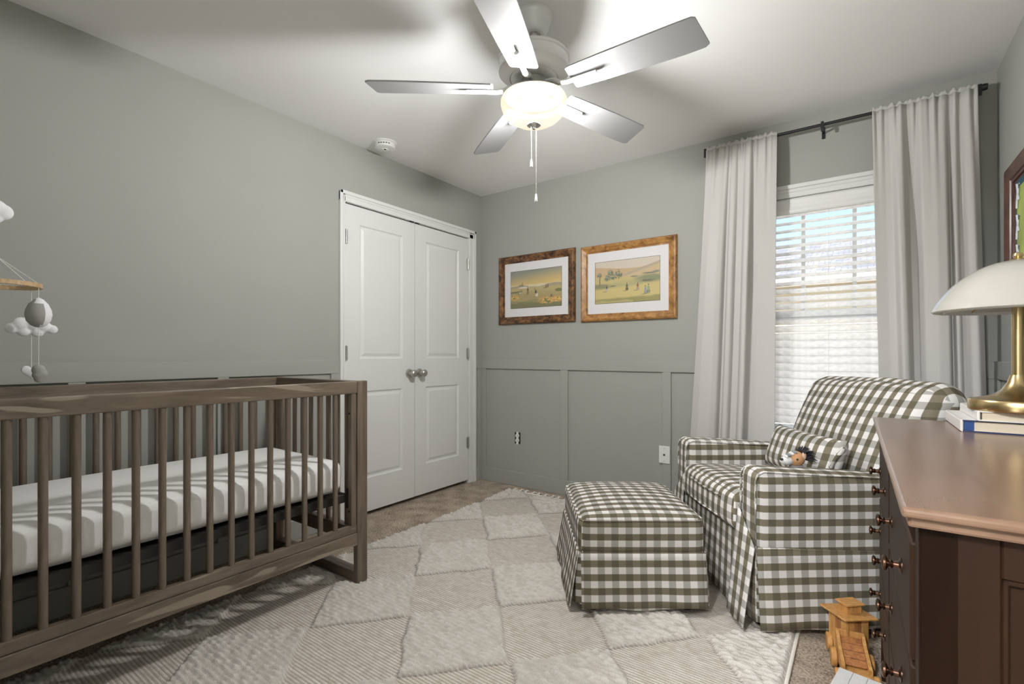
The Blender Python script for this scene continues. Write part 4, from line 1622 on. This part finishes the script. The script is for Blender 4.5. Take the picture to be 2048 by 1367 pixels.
# ------------------------------------------------------------------ ceiling fan
FX, FY = 1.602, -1.620
fan = thing('ceiling_fan', 'silver five blade ceiling fan with a lit frosted bowl light', 'ceiling fan', (FX, FY, HZ))
FC = (FX, FY, 0)
b = bmesh.new()
lathe(b, [(0, 2.44), (0.074, 2.44), (0.076, 2.432), (0.074, 2.424), (0.069, 2.420), (0.066, 2.405), (0.056, 2.378), (0.044, 2.362), (0.040, 2.360), (0.026, 2.360), (0.024, 2.372), (0, 2.372)], 40, FC)
obj('canopy', b, 'fan_silver', fan, smooth=True)
b = bmesh.new()
lathe(b, [(0, 2.262), (0.013, 2.262), (0.013, 2.39), (0, 2.39)], 20, FC)
obj('downrod', b, 'fan_silver', fan, smooth=True)
b = bmesh.new()
lathe(b, [(0, 2.274), (0.128, 2.274), (0.138, 2.272), (0.143, 2.266), (0.143, 2.258), (0.139, 2.254), (0.139, 2.214), (0.142, 2.210), (0.136, 2.204), (0.118, 2.192), (0.098, 2.184), (0.096, 2.188), (0.086, 2.180), (0.070, 2.176), (0, 2.176)], 56, FC)
obj('motor_housing', b, 'fan_silver', fan, smooth=True)
b = bmesh.new()
lathe(b, [(0, 2.178), (0.052, 2.178), (0.052, 2.135), (0.060, 2.120), (0.060, 2.108), (0, 2.108)], 32, FC)
obj('switch_housing', b, 'nickel', fan, smooth=True)
b = bmesh.new()
prof = [(0.118, 2.112), (0.128, 2.107), (0.1335, 2.095), (0.134, 2.080), (0.129, 2.062), (0.118, 2.044), (0.100, 2.026), (0.076, 2.012), (0.046, 2.003), (0.018, 2.000), (0, 2.0)]
lathe(b, prof, 56, FC)
bowl = obj('glass_bowl', b, 'frosted_bowl', fan, smooth=True)
b = bmesh.new()
lathe(b, [(0, 2.003), (0.027, 2.002), (0.028, 1.998), (0.016, 1.992), (0.008, 1.990), (0.006, 1.982), (0, 1.980)], 24, FC)
obj('finial', b, 'nickel', fan, smooth=True)
b = bmesh.new()
lathe(b, [(0, 2.113), (0.1178, 2.113), (0.1178, 2.110), (0, 2.110)], 40, FC)  # black disc added over the bowl to block upward bulb light
obj('uplight_blocker', b, 'dark_gap', fan, smooth=True)
# blade (local: along +X)
rb = [(0.165, 0.052), (0.175, 0.058), (0.30, 0.066), (0.45, 0.071), (0.58, 0.073), (0.645, 0.070), (0.660, 0.060)]
lo_ = [(0.165, -0.050), (0.18, -0.055), (0.30, -0.061), (0.45, -0.066), (0.58, -0.069), (0.628, -0.069), (0.640, -0.062)]
poly = [(x, y) for x, y in lo_] + [(x, y) for x, y in rb[::-1]]
b = bmesh.new()
prism(b, poly, -0.003, 0.003)
bmesh.ops.transform(b, matrix=Matrix.Translation((0, 0, 2.140 - HZ)) @ Matrix.Rotation(R(-12), 4, 'X'), verts=b.verts[:])
blade0 = obj('blade', b, 'blade_silver', fan, world=False)
b = bmesh.new()
tube(b, [(0.060, 0, 2.168 - HZ), (0.090, 0, 2.160 - HZ), (0.120, 0, 2.136 - HZ), (0.150, 0, 2.128 - HZ), (0.272, 0, 2.128 - HZ)], [0.012, 0.012, 0.012, 0.011, 0.0095], 10)
for v in b.verts:
    v.co.z = (v.co.z - (2.13 - HZ)) * 0.75 + (2.13 - HZ)
iron0 = obj('blade_iron', b, 'fan_silver', fan, smooth=True, world=False)
for k in range(5):
    a = R(2.0 + 72 * k)
    if k == 0:
        blade0.rotation_euler = (0, 0, a)
        iron0.rotation_euler = (0, 0, a)
    else:
        copy_part(blade0, fan, None, (0, 0, a))
        copy_part(iron0, fan, None, (0, 0, a))
for (dx_, dy_, z1) in ((0.004, 0.010, 1.722), (-0.004, -0.012, 1.857)):
    x, y = FX + dx_, FY + dy_
    b = bmesh.new()
    z = 1.992
    while z > z1:
        bmesh.ops.create_icosphere(b, subdivisions=1, radius=0.0021, matrix=Matrix.Translation((x, y, z)))
        z -= 0.0052
    tube(b, [(x, y, 1.992), (x, y, z1)], 0.0007, 4)
    ch = obj('pull_chain', b, 'chain', fan)
    b = bmesh.new()
    lathe(b, [(0, 0.003), (0.003, 0.0), (0.0045, -0.010), (0.0058, -0.022), (0.0055, -0.030), (0, -0.033)], 12, (x, y, z1))
    obj('pull_fob', b, 'white_plastic', ch, smooth=True)
for (dx_, dy_) in ((0.055, 0.035), (-0.045, -0.03)):
    x, y = FX + dx_, FY + dy_
    b = bmesh.new()
    lathe(b, [(0, 2.112), (0.012, 2.112), (0.012, 2.090), (0, 2.090)], 14, (x, y, 0))
    obj('bulb_socket', b, 'dark_gap', fan, smooth=True)
    ld = bpy.data.lights.new('bulb_light', 'POINT')
    ld.energy = FAN_POWER / 2
    ld.color = (0.96, 0.98, 1.0)
    ld.shadow_soft_size = 0.04
    lo = bpy.data.objects.new('bulb_light', ld)
    COL.objects.link(lo)
    lo.parent = fan
    lo.location = (dx_, dy_, 2.052 - HZ)

# ------------------------------------------------------------------ smoke detector
SX, SY = 0.175, -1.190
sm = thing('smoke_detector', 'round white smoke detector on the ceiling near the closet', 'smoke detector', (SX, SY, HZ))
b = bmesh.new()
lathe(b, [(0, 2.44), (0.074, 2.44), (0.074, 2.434), (0.066, 2.430), (0, 2.430)], 36, (SX, SY, 0))
obj('mount_plate', b, 'white_plastic', sm, smooth=True)
b = bmesh.new()
lathe(b, [(0, 2.431), (0.066, 2.431), (0.067, 2.412), (0.062, 2.403), (0.045, 2.399), (0.024, 2.398), (0.022, 2.394), (0, 2.393)], 36, (SX, SY, 0))
obj('housing', b, 'white_plastic', sm, smooth=True)
for k in range(5):
    a = R(-75 + k * 14)
    b = bx(0.0655, 0.068, -0.005, 0.005, 2.414, 2.419)
    xf(b, Matrix.Translation((SX, SY, 0)) @ Matrix.Rotation(a, 4, 'Z'))
    obj('vent_slot', b, 'dark_gap', sm)
b = bmesh.new()
lathe(b, [(0, 2.395), (0.006, 2.395), (0.006, 2.391), (0, 2.391)], 12, (SX + 0.012, SY - 0.01, 0))
obj('test_button', b, 'dark_gap', sm)

# ------------------------------------------------------------------ outlets
OXc, OZc = 0.388, 0.392
ou = thing('power_outlet', 'uncovered duplex power outlet on the window wall wainscot', 'outlet', (OXc, 0, OZc))
obj('junction_box', bx(OXc - 0.027, OXc + 0.027, -0.002, 0.0, OZc - 0.047, OZc + 0.047), 'dark_gap', ou)
for dz in (0.019, -0.019):
    b = bmesh.new()
    lathe(b, [(0, 0), (0.0175, 0), (0.0165, 0.008), (0, 0.008)], 20, (OXc, -0.002, OZc + dz), '-Y')
    rc = obj('receptacle', b, 'white_plastic', ou, smooth=True)
    b = bmesh.new()
    for dx_ in (-0.006, 0.006):
        box(b, OXc + dx_ - 0.001, OXc + dx_ + 0.001, -0.0106, -0.0095, OZc + dz - 0.001, OZc + dz + 0.007)
    box(b, OXc - 0.002, OXc + 0.002, -0.0106, -0.0095, OZc + dz - 0.009, OZc + dz - 0.005)
    obj('slot', b, 'dark_gap', rc)
obj('strap', bx(OXc - 0.010, OXc + 0.010, -0.006, -0.002, OZc - 0.052, OZc + 0.050), 'white_plastic', ou)
PXc, PZc = 1.602, 0.403
wp = thing('wall_plate', 'white coaxial cable wall plate beside the armchair', 'wall plate', (PXc, -BP, PZc))
obj('plate', bx(PXc - 0.037, PXc + 0.037, -BP - 0.007, -BP, PZc - 0.058, PZc + 0.058, bev=0.003, seg=2), 'white_plastic', wp)
for dz in (0.042, 0, -0.042):
    b = bmesh.new()
    r_ = 0.0055 if dz == 0 else 0.003
    lathe(b, [(0, 0), (r_, 0), (r_, 0.003 if dz else 0.008), (0, 0.003 if dz else 0.008)], 12, (PXc, -BP - 0.006, PZc + dz), '-Y')
    obj('coax_jack' if dz == 0 else 'screw', b, 'black_metal' if dz == 0 else 'nickel', wp)

# ------------------------------------------------------------------ pictures


def mitred_frame(name, parent, axis, a0, a1, z0, z1, w, depth, mat, base):
    """four mitred mouldings with a sloped, stepped profile; axis 'X' back wall, 'R' right wall"""
    prof = [(0.0, 0.0), (0.0, depth * 0.55), (0.12, depth * 0.9), (0.30, depth), (0.55, depth * 0.80), (0.80, depth * 0.62), (0.84, depth * 0.45), (1.0, depth * 0.42), (1.0, 0.0)]
    cs = [(a0, z0), (a1, z0), (a1, z1), (a0, z1)]
    sg = [(1, 1), (-1, 1), (-1, -1), (1, -1)]
    for k in range(4):
        b = bmesh.new()
        rows_ = []
        for q in (k, (k + 1) % 4):
            row = []
            for f_, h in prof:
                a = cs[q][0] + sg[q][0] * w * f_
                z = cs[q][1] + sg[q][1] * w * f_
                row.append(b.verts.new((a, base - h, z) if axis == 'X' else (base - h, a, z)))
            rows_.append(row)
        for i in range(len(prof) - 1):
            b.faces.new((rows_[0][i], rows_[0][i + 1], rows_[1][i + 1], rows_[1][i]))
        b.faces.new(rows_[0])
        b.faces.new(rows_[1][::-1])
        obj(name, b, mat, parent)


def paint_canvas(nx, nz, fn):
    u, v = np.meshgrid(np.linspace(0, 1, nx), np.linspace(0, 1, nz))
    C = np.zeros((nz, nx, 3))
    return fn(u, v, C)


def lerp(a, b, t):
    return np.array(a) * (1 - t[..., None]) + np.array(b) * t[..., None]


def over(C, mask, col):
    m_ = np.clip(mask, 0, 1)[..., None]
    return C * (1 - m_) + np.array(col) * m_


def soft(x, w=0.01):
    return np.clip(0.5 + x / w, 0, 1)


def ell(u, v, cu, cv, ru, rv, w=0.25):
    return np.clip((1 - np.sqrt(((u - cu) / ru) ** 2 + ((v - cv) / rv) ** 2)) / w, 0, 1)


def golfer(C, u, v, cu, cv, h, top, legs, lean=0.0):
    asp = 0.62
    C = over(C, ell(u, v, cu - 0.03, cv, 0.05, 0.012, 0.6) * 0.6, (0.10, 0.10, 0.06))
    for s in (-1, 1):
        C = over(C, ell(u, v, cu + s * h * 0.09 * asp, cv + h * 0.22, h * 0.06 * asp + 0.004, h * 0.24), legs)
    C = over(C, ell(u, v, cu + lean * h * 0.3, cv + h * 0.60, h * 0.15 * asp, h * 0.24), top)
    C = over(C, ell(u, v, cu + lean * h * 0.6, cv + h * 0.92, h * 0.07 * asp, h * 0.09), (0.16, 0.09, 0.05))
    return C


def paint_links(u, v, C):
    n1 = vnoise(u, v, 0.10, 0.03, 21)
    n2 = vnoise(u, v, 0.03, 0.02, 22)
    t = np.clip((v - 0.58) / 0.42, 0, 1)
    C = lerp((0.62, 0.44, 0.17), (0.24, 0.26, 0.22), np.clip(t * 1.15 - u * 0.35 + 0.1, 0, 1))
    C = over(C, soft(0.62 - v + (n1 - 0.5) * 0.05, 0.04), (0.62, 0.55, 0.36))
    hz_ = 0.55 + 0.03 * np.sin(u * 9) + (n1 - 0.5) * 0.03
    C = over(C, soft(hz_ + 0.03 - v, 0.02) * 0.8, (0.28, 0.24, 0.17))
    C = over(C, soft(0.535 - v, 0.02), (0.44, 0.36, 0.17))
    C = over(C, soft(0.40 - v + (n1 - 0.5) * 0.1, 0.2), (0.36, 0.29, 0.14))
    C = over(C, soft(0.16 - v + (n1 - 0.5) * 0.08, 0.12), (0.19, 0.19, 0.10))
    C = over(C, ell(u, v, 0.27, 0.545, 0.13, 0.025) * 0.8, (0.66, 0.60, 0.50))
    C = over(C, ell(u, v, 0.22, 0.60, 0.06, 0.03), (0.25, 0.22, 0.17))
    C = over(C, ell(u, v, 0.242, 0.64, 0.006, 0.06), (0.2, 0.17, 0.12))
    C = over(C, ell(u, v, 0.10, 0.43, 0.14, 0.03) * 0.9, (0.14, 0.15, 0.08))
    C = over(C, ell(u, v, 0.95, 0.41, 0.08, 0.05), (0.16, 0.18, 0.08))
    for (cu, cv, ru, rv) in ((0.08, 0.28, 0.11, 0.08), (0.72, 0.17, 0.18, 0.11), (0.92, 0.18, 0.12, 0.09)):
        C = over(C, ell(u, v, cu, cv, ru, rv, 0.5) * (n2 > 0.35), (0.62, 0.46, 0.14))
        C = over(C, ell(u, v, cu, cv, ru, rv, 0.5) * (n2 > 0.62), (0.58, 0.22, 0.07))
        C = over(C, ell(u, v, cu, cv, ru, rv, 0.5) * (n2 < 0.25), (0.16, 0.16, 0.07))
    C = over(C, ell(u, v, 0.82, 0.27, 0.05, 0.05, 0.5) * (n2 > 0.4), (0.13, 0.10, 0.10))
    C = golfer(C, u, v, 0.19, 0.38, 0.12, (0.18, 0.15, 0.12), (0.55, 0.52, 0.45))
    C = golfer(C, u, v, 0.225, 0.38, 0.12, (0.13, 0.12, 0.10), (0.40, 0.36, 0.30))
    C = golfer(C, u, v, 0.35, 0.35, 0.22, (0.16, 0.11, 0.07), (0.22, 0.15, 0.09))
    C = golfer(C, u, v, 0.53, 0.27, 0.23, (0.07, 0.08, 0.08), (0.62, 0.58, 0.48), -0.3)
    C = golfer(C, u, v, 0.71, 0.49, 0.11, (0.13, 0.10, 0.08), (0.16, 0.12, 0.09))
    C = golfer(C, u, v, 0.745, 0.50, 0.11, (0.13, 0.10, 0.08), (0.16, 0.12, 0.09))
    return C


def paint_hills(u, v, C):
    n1 = vnoise(u, v, 0.12, 0.03, 31)
    n2 = vnoise(u, v, 0.02, 0.02, 32)
    C = lerp((0.60, 0.50, 0.36), (0.56, 0.50, 0.42), v)
    h1 = 0.84 + 0.05 * np.sin(u * 4.0 + 2.3)
    C = over(C, soft(h1 - v, 0.015), (0.50, 0.36, 0.21))
    h2 = 0.66 + 0.24 * np.clip((u - 0.45) / 0.55, 0, 1)
    C = over(C, soft(h2 - v, 0.02) * (u > 0.42), (0.52, 0.40, 0.24))
    C = over(C, soft(h2 - v, 0.02) * soft(v - h2 + 0.06, 0.06) * (u > 0.42) * 0.6, (0.32, 0.28, 0.24))
    h3 = 0.60 + 0.05 * np.sin(u * 5.0 + 0.6)
    C = over(C, soft(h3 - v, 0.03), (0.50, 0.41, 0.19))
    C = over(C, ell(u, v, 0.86, 0.52, 0.28, 0.12, 0.5), (0.23, 0.25, 0.14))
    C = over(C, ell(u, v, 0.80, 0.47, 0.14, 0.03, 0.5), (0.16, 0.15, 0.09))
    C = over(C, soft(0.44 + 0.10 * u - v + (n1 - 0.5) * 0.05, 0.08) * (u < 0.75) * 0.55, (0.32, 0.32, 0.18))
    C = over(C, ell(u, v, 0.08, 0.40, 0.22, 0.09, 0.5), (0.25, 0.24, 0.13))
    C = over(C, soft(0.34 + 0.06 * u - v, 0.06), (0.54, 0.44, 0.19))
    C = over(C, soft(0.10 + 0.03 * u - v + (n1 - 0.5) * 0.04, 0.05), (0.30, 0.27, 0.11))
    C = over(C, soft(0.055 - v + (n1 - 0.5) * 0.05, 0.03) * (u < 0.6), (0.40, 0.36, 0.16))
    for (cu, cv, ru, rv) in ((0.07, 0.68, 0.04, 0.06), (0.20, 0.60, 0.055, 0.08), (0.25, 0.72, 0.05, 0.07), (0.29, 0.62, 0.04, 0.08), (0.34, 0.66, 0.022, 0.10), (0.38, 0.68, 0.026, 0.12), (0.42, 0.65, 0.02, 0.06)):
        C = over(C, ell(u, v, cu, cv, ru * 1.15, rv * 1.15, 0.5) * np.clip((n2 - 0.22) * 5, 0, 1), (0.10, 0.13, 0.10))
        C = over(C, ell(u, v, cu - 0.01, cv + 0.02, ru * 0.7, rv * 0.5, 0.5) * (n2 > 0.5), (0.25, 0.30, 0.24))
    C = over(C, ell(u, v, 0.075, 0.55, 0.007, 0.16), (0.12, 0.10, 0.07))
    C = over(C, ell(u, v, 0.85, 0.64, 0.14, 0.018, 0.5), (0.12, 0.13, 0.11))
    C = over(C, ell(u, v, 0.95, 0.66, 0.07, 0.03, 0.5), (0.20, 0.22, 0.18))
    C = over(C, ell(u, v, 0.62, 0.59, 0.07, 0.022, 0.5), (0.20, 0.20, 0.13))
    C = over(C, ell(u, v, 0.29, 0.40, 0.06, 0.018, 0.5), (0.15, 0.16, 0.10))
    C = golfer(C, u, v, 0.19, 0.28, 0.16, (0.10, 0.10, 0.10), (0.40, 0.38, 0.32))
    C = golfer(C, u, v, 0.51, 0.27, 0.19, (0.14, 0.10, 0.07), (0.09, 0.07, 0.05))
    C = golfer(C, u, v, 0.675, 0.26, 0.19, (0.30, 0.11, 0.05), (0.34, 0.28, 0.20))
    C = golfer(C, u, v, 0.79, 0.16, 0.20, (0.22, 0.30, 0.36), (0.25, 0.26, 0.27))
    C = golfer(C, u, v, 0.835, 0.17, 0.22, (0.28, 0.33, 0.18), (0.16, 0.22, 0.13))
    return C


def picture(label, x0, x1, z0, z1, w, mx0, mx1, mz0, mz1, mat, fn):
    t = thing('framed_picture', label, 'picture', ((x0 + x1) / 2, -0.004, (z0 + z1) / 2), group='framed golf prints')
    mitred_frame('frame_moulding', t, 'X', x0, x1, z0, z1, w, 0.028, mat, -0.001)
    obj('mat_board', bx(x0 + w * 0.8, x1 - w * 0.8, -0.010, -0.006, z0 + w * 0.8, z1 - w * 0.8), 'mat_board', t)
    nx_, nz_ = 190, 122
    gu, gv = np.meshgrid(np.linspace(mx0, mx1, nx_), np.linspace(mz0, mz1, nz_))
    P = np.stack([gu, np.full_like(gu, -0.0112), gv], -1)
    me = grid_mesh('print', P)
    c_ = paint_canvas(nx_, nz_, fn)
    at_ = me.color_attributes.new('ink', 'FLOAT_COLOR', 'POINT')
    at_.data.foreach_set('color', np.concatenate([c_, np.ones(c_.shape[:2] + (1,))], -1).astype(np.float32).ravel())
    link('print', me, 'print', t, off=t.location)
    b = bmesh.new()
    e = 0.0018
    for (a, c, d, f_) in ((mx0 - e, mx1 + e, mz1, mz1 + e), (mx0 - e, mx1 + e, mz0 - e, mz0), (mx0 - e, mx0, mz0, mz1), (mx1, mx1 + e, mz0, mz1)):
        box(b, a, c, -0.0115, -0.0100, d, f_)
    obj('bevel_line', b, 'knob_bronze', t)
    return t


picture('framed golf links print in a dark oak frame, with flowering bushes', 0.206, 0.925, 1.323, 1.881, 0.060, 0.327, 0.806, 1.452, 1.752, 'frame_dark_oak', paint_links)
picture('framed golf print in a honey oak frame, with hills and tall trees', 0.974, 1.685, 1.315, 1.871, 0.056, 1.090, 1.569, 1.444, 1.744, 'frame_honey_oak', paint_hills)

# picture on the right wall
pr_ = thing('framed_artwork', 'mahogany framed lime green panel tied with white ribbons on the right wall', 'picture', (WX, -0.60, 1.58))
py1, py0, pz0, pz1 = -0.290, -1.150, 1.290, 1.872
mitred_frame('frame_moulding', pr_, 'R', py0, py1, pz0, pz1, 0.072, 0.030, 'frame_mahogany', WX - 0.001)
obj('liner', bx(WX - 0.008, WX - 0.003, py0 + 0.06, py1 - 0.06, pz0 + 0.06, pz1 - 0.06), 'frame_mahogany', pr_)
obj('blue_backing', bx(WX - 0.013, WX - 0.008, py0 + 0.11, py1 - 0.132, pz0 + 0.09, pz1 - 0.09), 'canvas_blue', pr_)
obj('green_panel', bx(WX - 0.018, WX - 0.013, py0 + 0.15, py1 - 0.172, pz0 + 0.13, pz1 - 0.125), 'board_lime', pr_)
for yy in (py1 - 0.205, py0 + 0.17):
    for zz in (1.715, 1.590, 1.47):
        b = bmesh.new()
        x = WX - 0.022
        tube(b, [(x, yy + 0.014, zz + 0.046), (x, yy + 0.002, zz + 0.02), (x, yy - 0.004, zz), (x, yy - 0.010, zz + 0.022), (x, yy - 0.014, zz + 0.042), (x, yy - 0.004, zz + 0.020), (x, yy, zz)], 0.0035, 6)
        tube(b, [(x, yy, zz), (x, yy + 0.010, zz - 0.030), (x, yy + 0.014, zz - 0.052)], 0.0038, 6)
        tube(b, [(x, yy, zz), (x, yy - 0.012, zz - 0.012), (x, yy - 0.016, zz - 0.024)], 0.0035, 6)
        obj('ribbon_bow', b, 'ribbon_white', pr_, smooth=True)

# ------------------------------------------------------------------ wooden toy truck and white board
TX, TY = 2.640, -1.190
toy = thing('toy_truck', 'natural wooden toy truck with a little roofed cabin beside the dresser', 'toy', (TX, TY, 0), (0, 0, R(10)))


def tp(name, bm, mat='toy_wood', parent=None, smooth=False):
    return obj(name, bm, mat, parent or toy, smooth=smooth, world=False)


tp('chassis', bx(-0.042, 0.042, -0.165, 0.085, 0.028, 0.044, bev=0.002))
for (x, y, r_) in ((-0.052, 0.045, 0.031), (0.052, 0.045, 0.031), (-0.052, -0.055, 0.031), (0.052, -0.055, 0.031), (0.052, -0.150, 0.022), (-0.052, -0.150, 0.022)):
    b = bmesh.new()
    lathe(b, [(0, -0.009), (r_ - 0.003, -0.009), (r_, -0.006), (r_, 0.006), (r_ - 0.003, 0.009), (0, 0.009)], 24, (x, y, r_), 'X')
    tp('wheel', b, smooth=True)
    # hub peg
    b = bmesh.new()
    s = 1 if x > 0 else -1
    lathe(b, [(0, -0.006), (0.006, -0.006), (0.006, 0.012), (0, 0.012)], 12, (x, y, r_), 'X')
    tp('axle_peg', b, 'toy_wood_red', smooth=True)
# sloping bed between two boards
for s in (-1, 1):
    b = bmesh.new()
    prism(b, [(-0.150, 0.044), (-0.150, 0.058), (-0.070, 0.085), (-0.022, 0.112), (-0.022, 0.044)], -0.005, 0.005)
    xf(b, Matrix(((0, 0, 1, s * 0.037), (1, 0, 0, 0), (0, 1, 0, 0), (0, 0, 0, 1))))
    tp('bed_side', b)
for k in range(4):
    b = bx(-0.032, 0.032, -0.013, 0.013, -0.003, 0.003, bev=0.001)
    xf(b, Matrix.Translation((0, -0.036 - 0.026 * k, 0.088 - 0.011 * k)) @ Matrix.Rotation(R(24), 4, 'X'))
    tp('bed_slat', b, 'toy_wood_red')
tp('bed_header', bx(-0.042, 0.042, -0.024, -0.016, 0.044, 0.114, bev=0.001))
# cabin turned on the chassis
CM = Matrix.Translation((0.004, 0.030, 0)) @ Matrix.Rotation(R(34), 4, 'Z')
for (x0, x1, y0, y1, ax) in ((-0.042, 0.042, -0.042, -0.036, 'x'), (-0.042, 0.042, 0.036, 0.042, 'x'), (-0.042, -0.036, -0.036, 0.036, 'y'), (0.036, 0.042, -0.036, 0.036, 'y')):
    for k in range(3):
        if ax == 'x':
            w_ = (x1 - x0) / 3
            b = bx(x0 + k * w_ + 0.0006, x0 + (k + 1) * w_ - 0.0006, y0, y1, 0.044, 0.150 - 0.002 * k, bev=0.001)
        else:
            w_ = (y1 - y0) / 3
            b = bx(x0, x1, y0 + k * w_ + 0.0006, y0 + (k + 1) * w_ - 0.0006, 0.044, 0.150, bev=0.001)
        xf(b, CM)
        tp('cabin_plank', b, 'toy_wood' if k != 1 else 'toy_wood_red')
rf = bx(-0.066, 0.066, -0.058, 0.058, 0.0, 0.006, bev=0.0015)
xf(rf, CM @ Matrix.Translation((0, 0, 0.153)) @ Matrix.Rotation(R(3), 4, 'Y'))
roof = tp('cabin_roof', rf)
b = bmesh.new()
box(b, -0.022, 0.034, -0.020, 0.020, 0.158, 0.188, bev=0.001, mtx=CM)
tp('cupola', b)
for yy in (-0.008, 0.010):
    b = bmesh.new()
    lathe(b, [(0, 0), (0.007, 0), (0.007, 0.0012), (0, 0.0012)], 14, (0.0342, yy, 0.174), 'X', mtx=CM)
    tp('porthole', b, 'toy_wood_red')
b = bmesh.new()
box(b, -0.030, 0.042, -0.027, 0.027, 0.188, 0.194, bev=0.001, mtx=CM)
tp('cupola_roof', b)

wb = thing('white_board', 'white washed wooden board on the carpet in front of the toy truck', 'board', (2.655, -1.485, 0), (0, 0, R(-10)))
for k in range(3):
    b = bx(-0.058 + k * 0.039, -0.058 + (k + 1) * 0.039 - 0.0008, -0.14, 0.118, 0.044, 0.056, bev=0.001)
    obj('plank', b, 'white_board', wb, world=False)
for yy in (-0.10, 0.08):
    obj('cleat', bx(-0.055, 0.055, yy - 0.012, yy + 0.012, 0.0, 0.0445), 'white_board', wb, world=False)

# ------------------------------------------------------------------ fill light added in the hallway, out of view
hl = thing('hall_fill_light', 'unseen white dome light added in the hallway to fill the room', 'ceiling light', (2.2, -4.2, HZ))
b = bmesh.new()
lathe(b, [(0, 0), (0.15, 0), (0.15, -0.02), (0.13, -0.06), (0.07, -0.085), (0, -0.09)], 32)
xf(b, Matrix.Translation((2.2, -4.2, HZ)))
obj('diffuser', b, 'fill_glow', hl, smooth=True)
ld = bpy.data.lights.new('hall_fill_point', 'POINT')
ld.energy = HALL_FILL_POWER
ld.color = (0.98, 0.99, 1.0)
ld.shadow_soft_size = 0.12
lo = bpy.data.objects.new('hall_fill_point', ld)
COL.objects.link(lo)
lo.parent = hl
lo.location = (0, 0, -0.25)
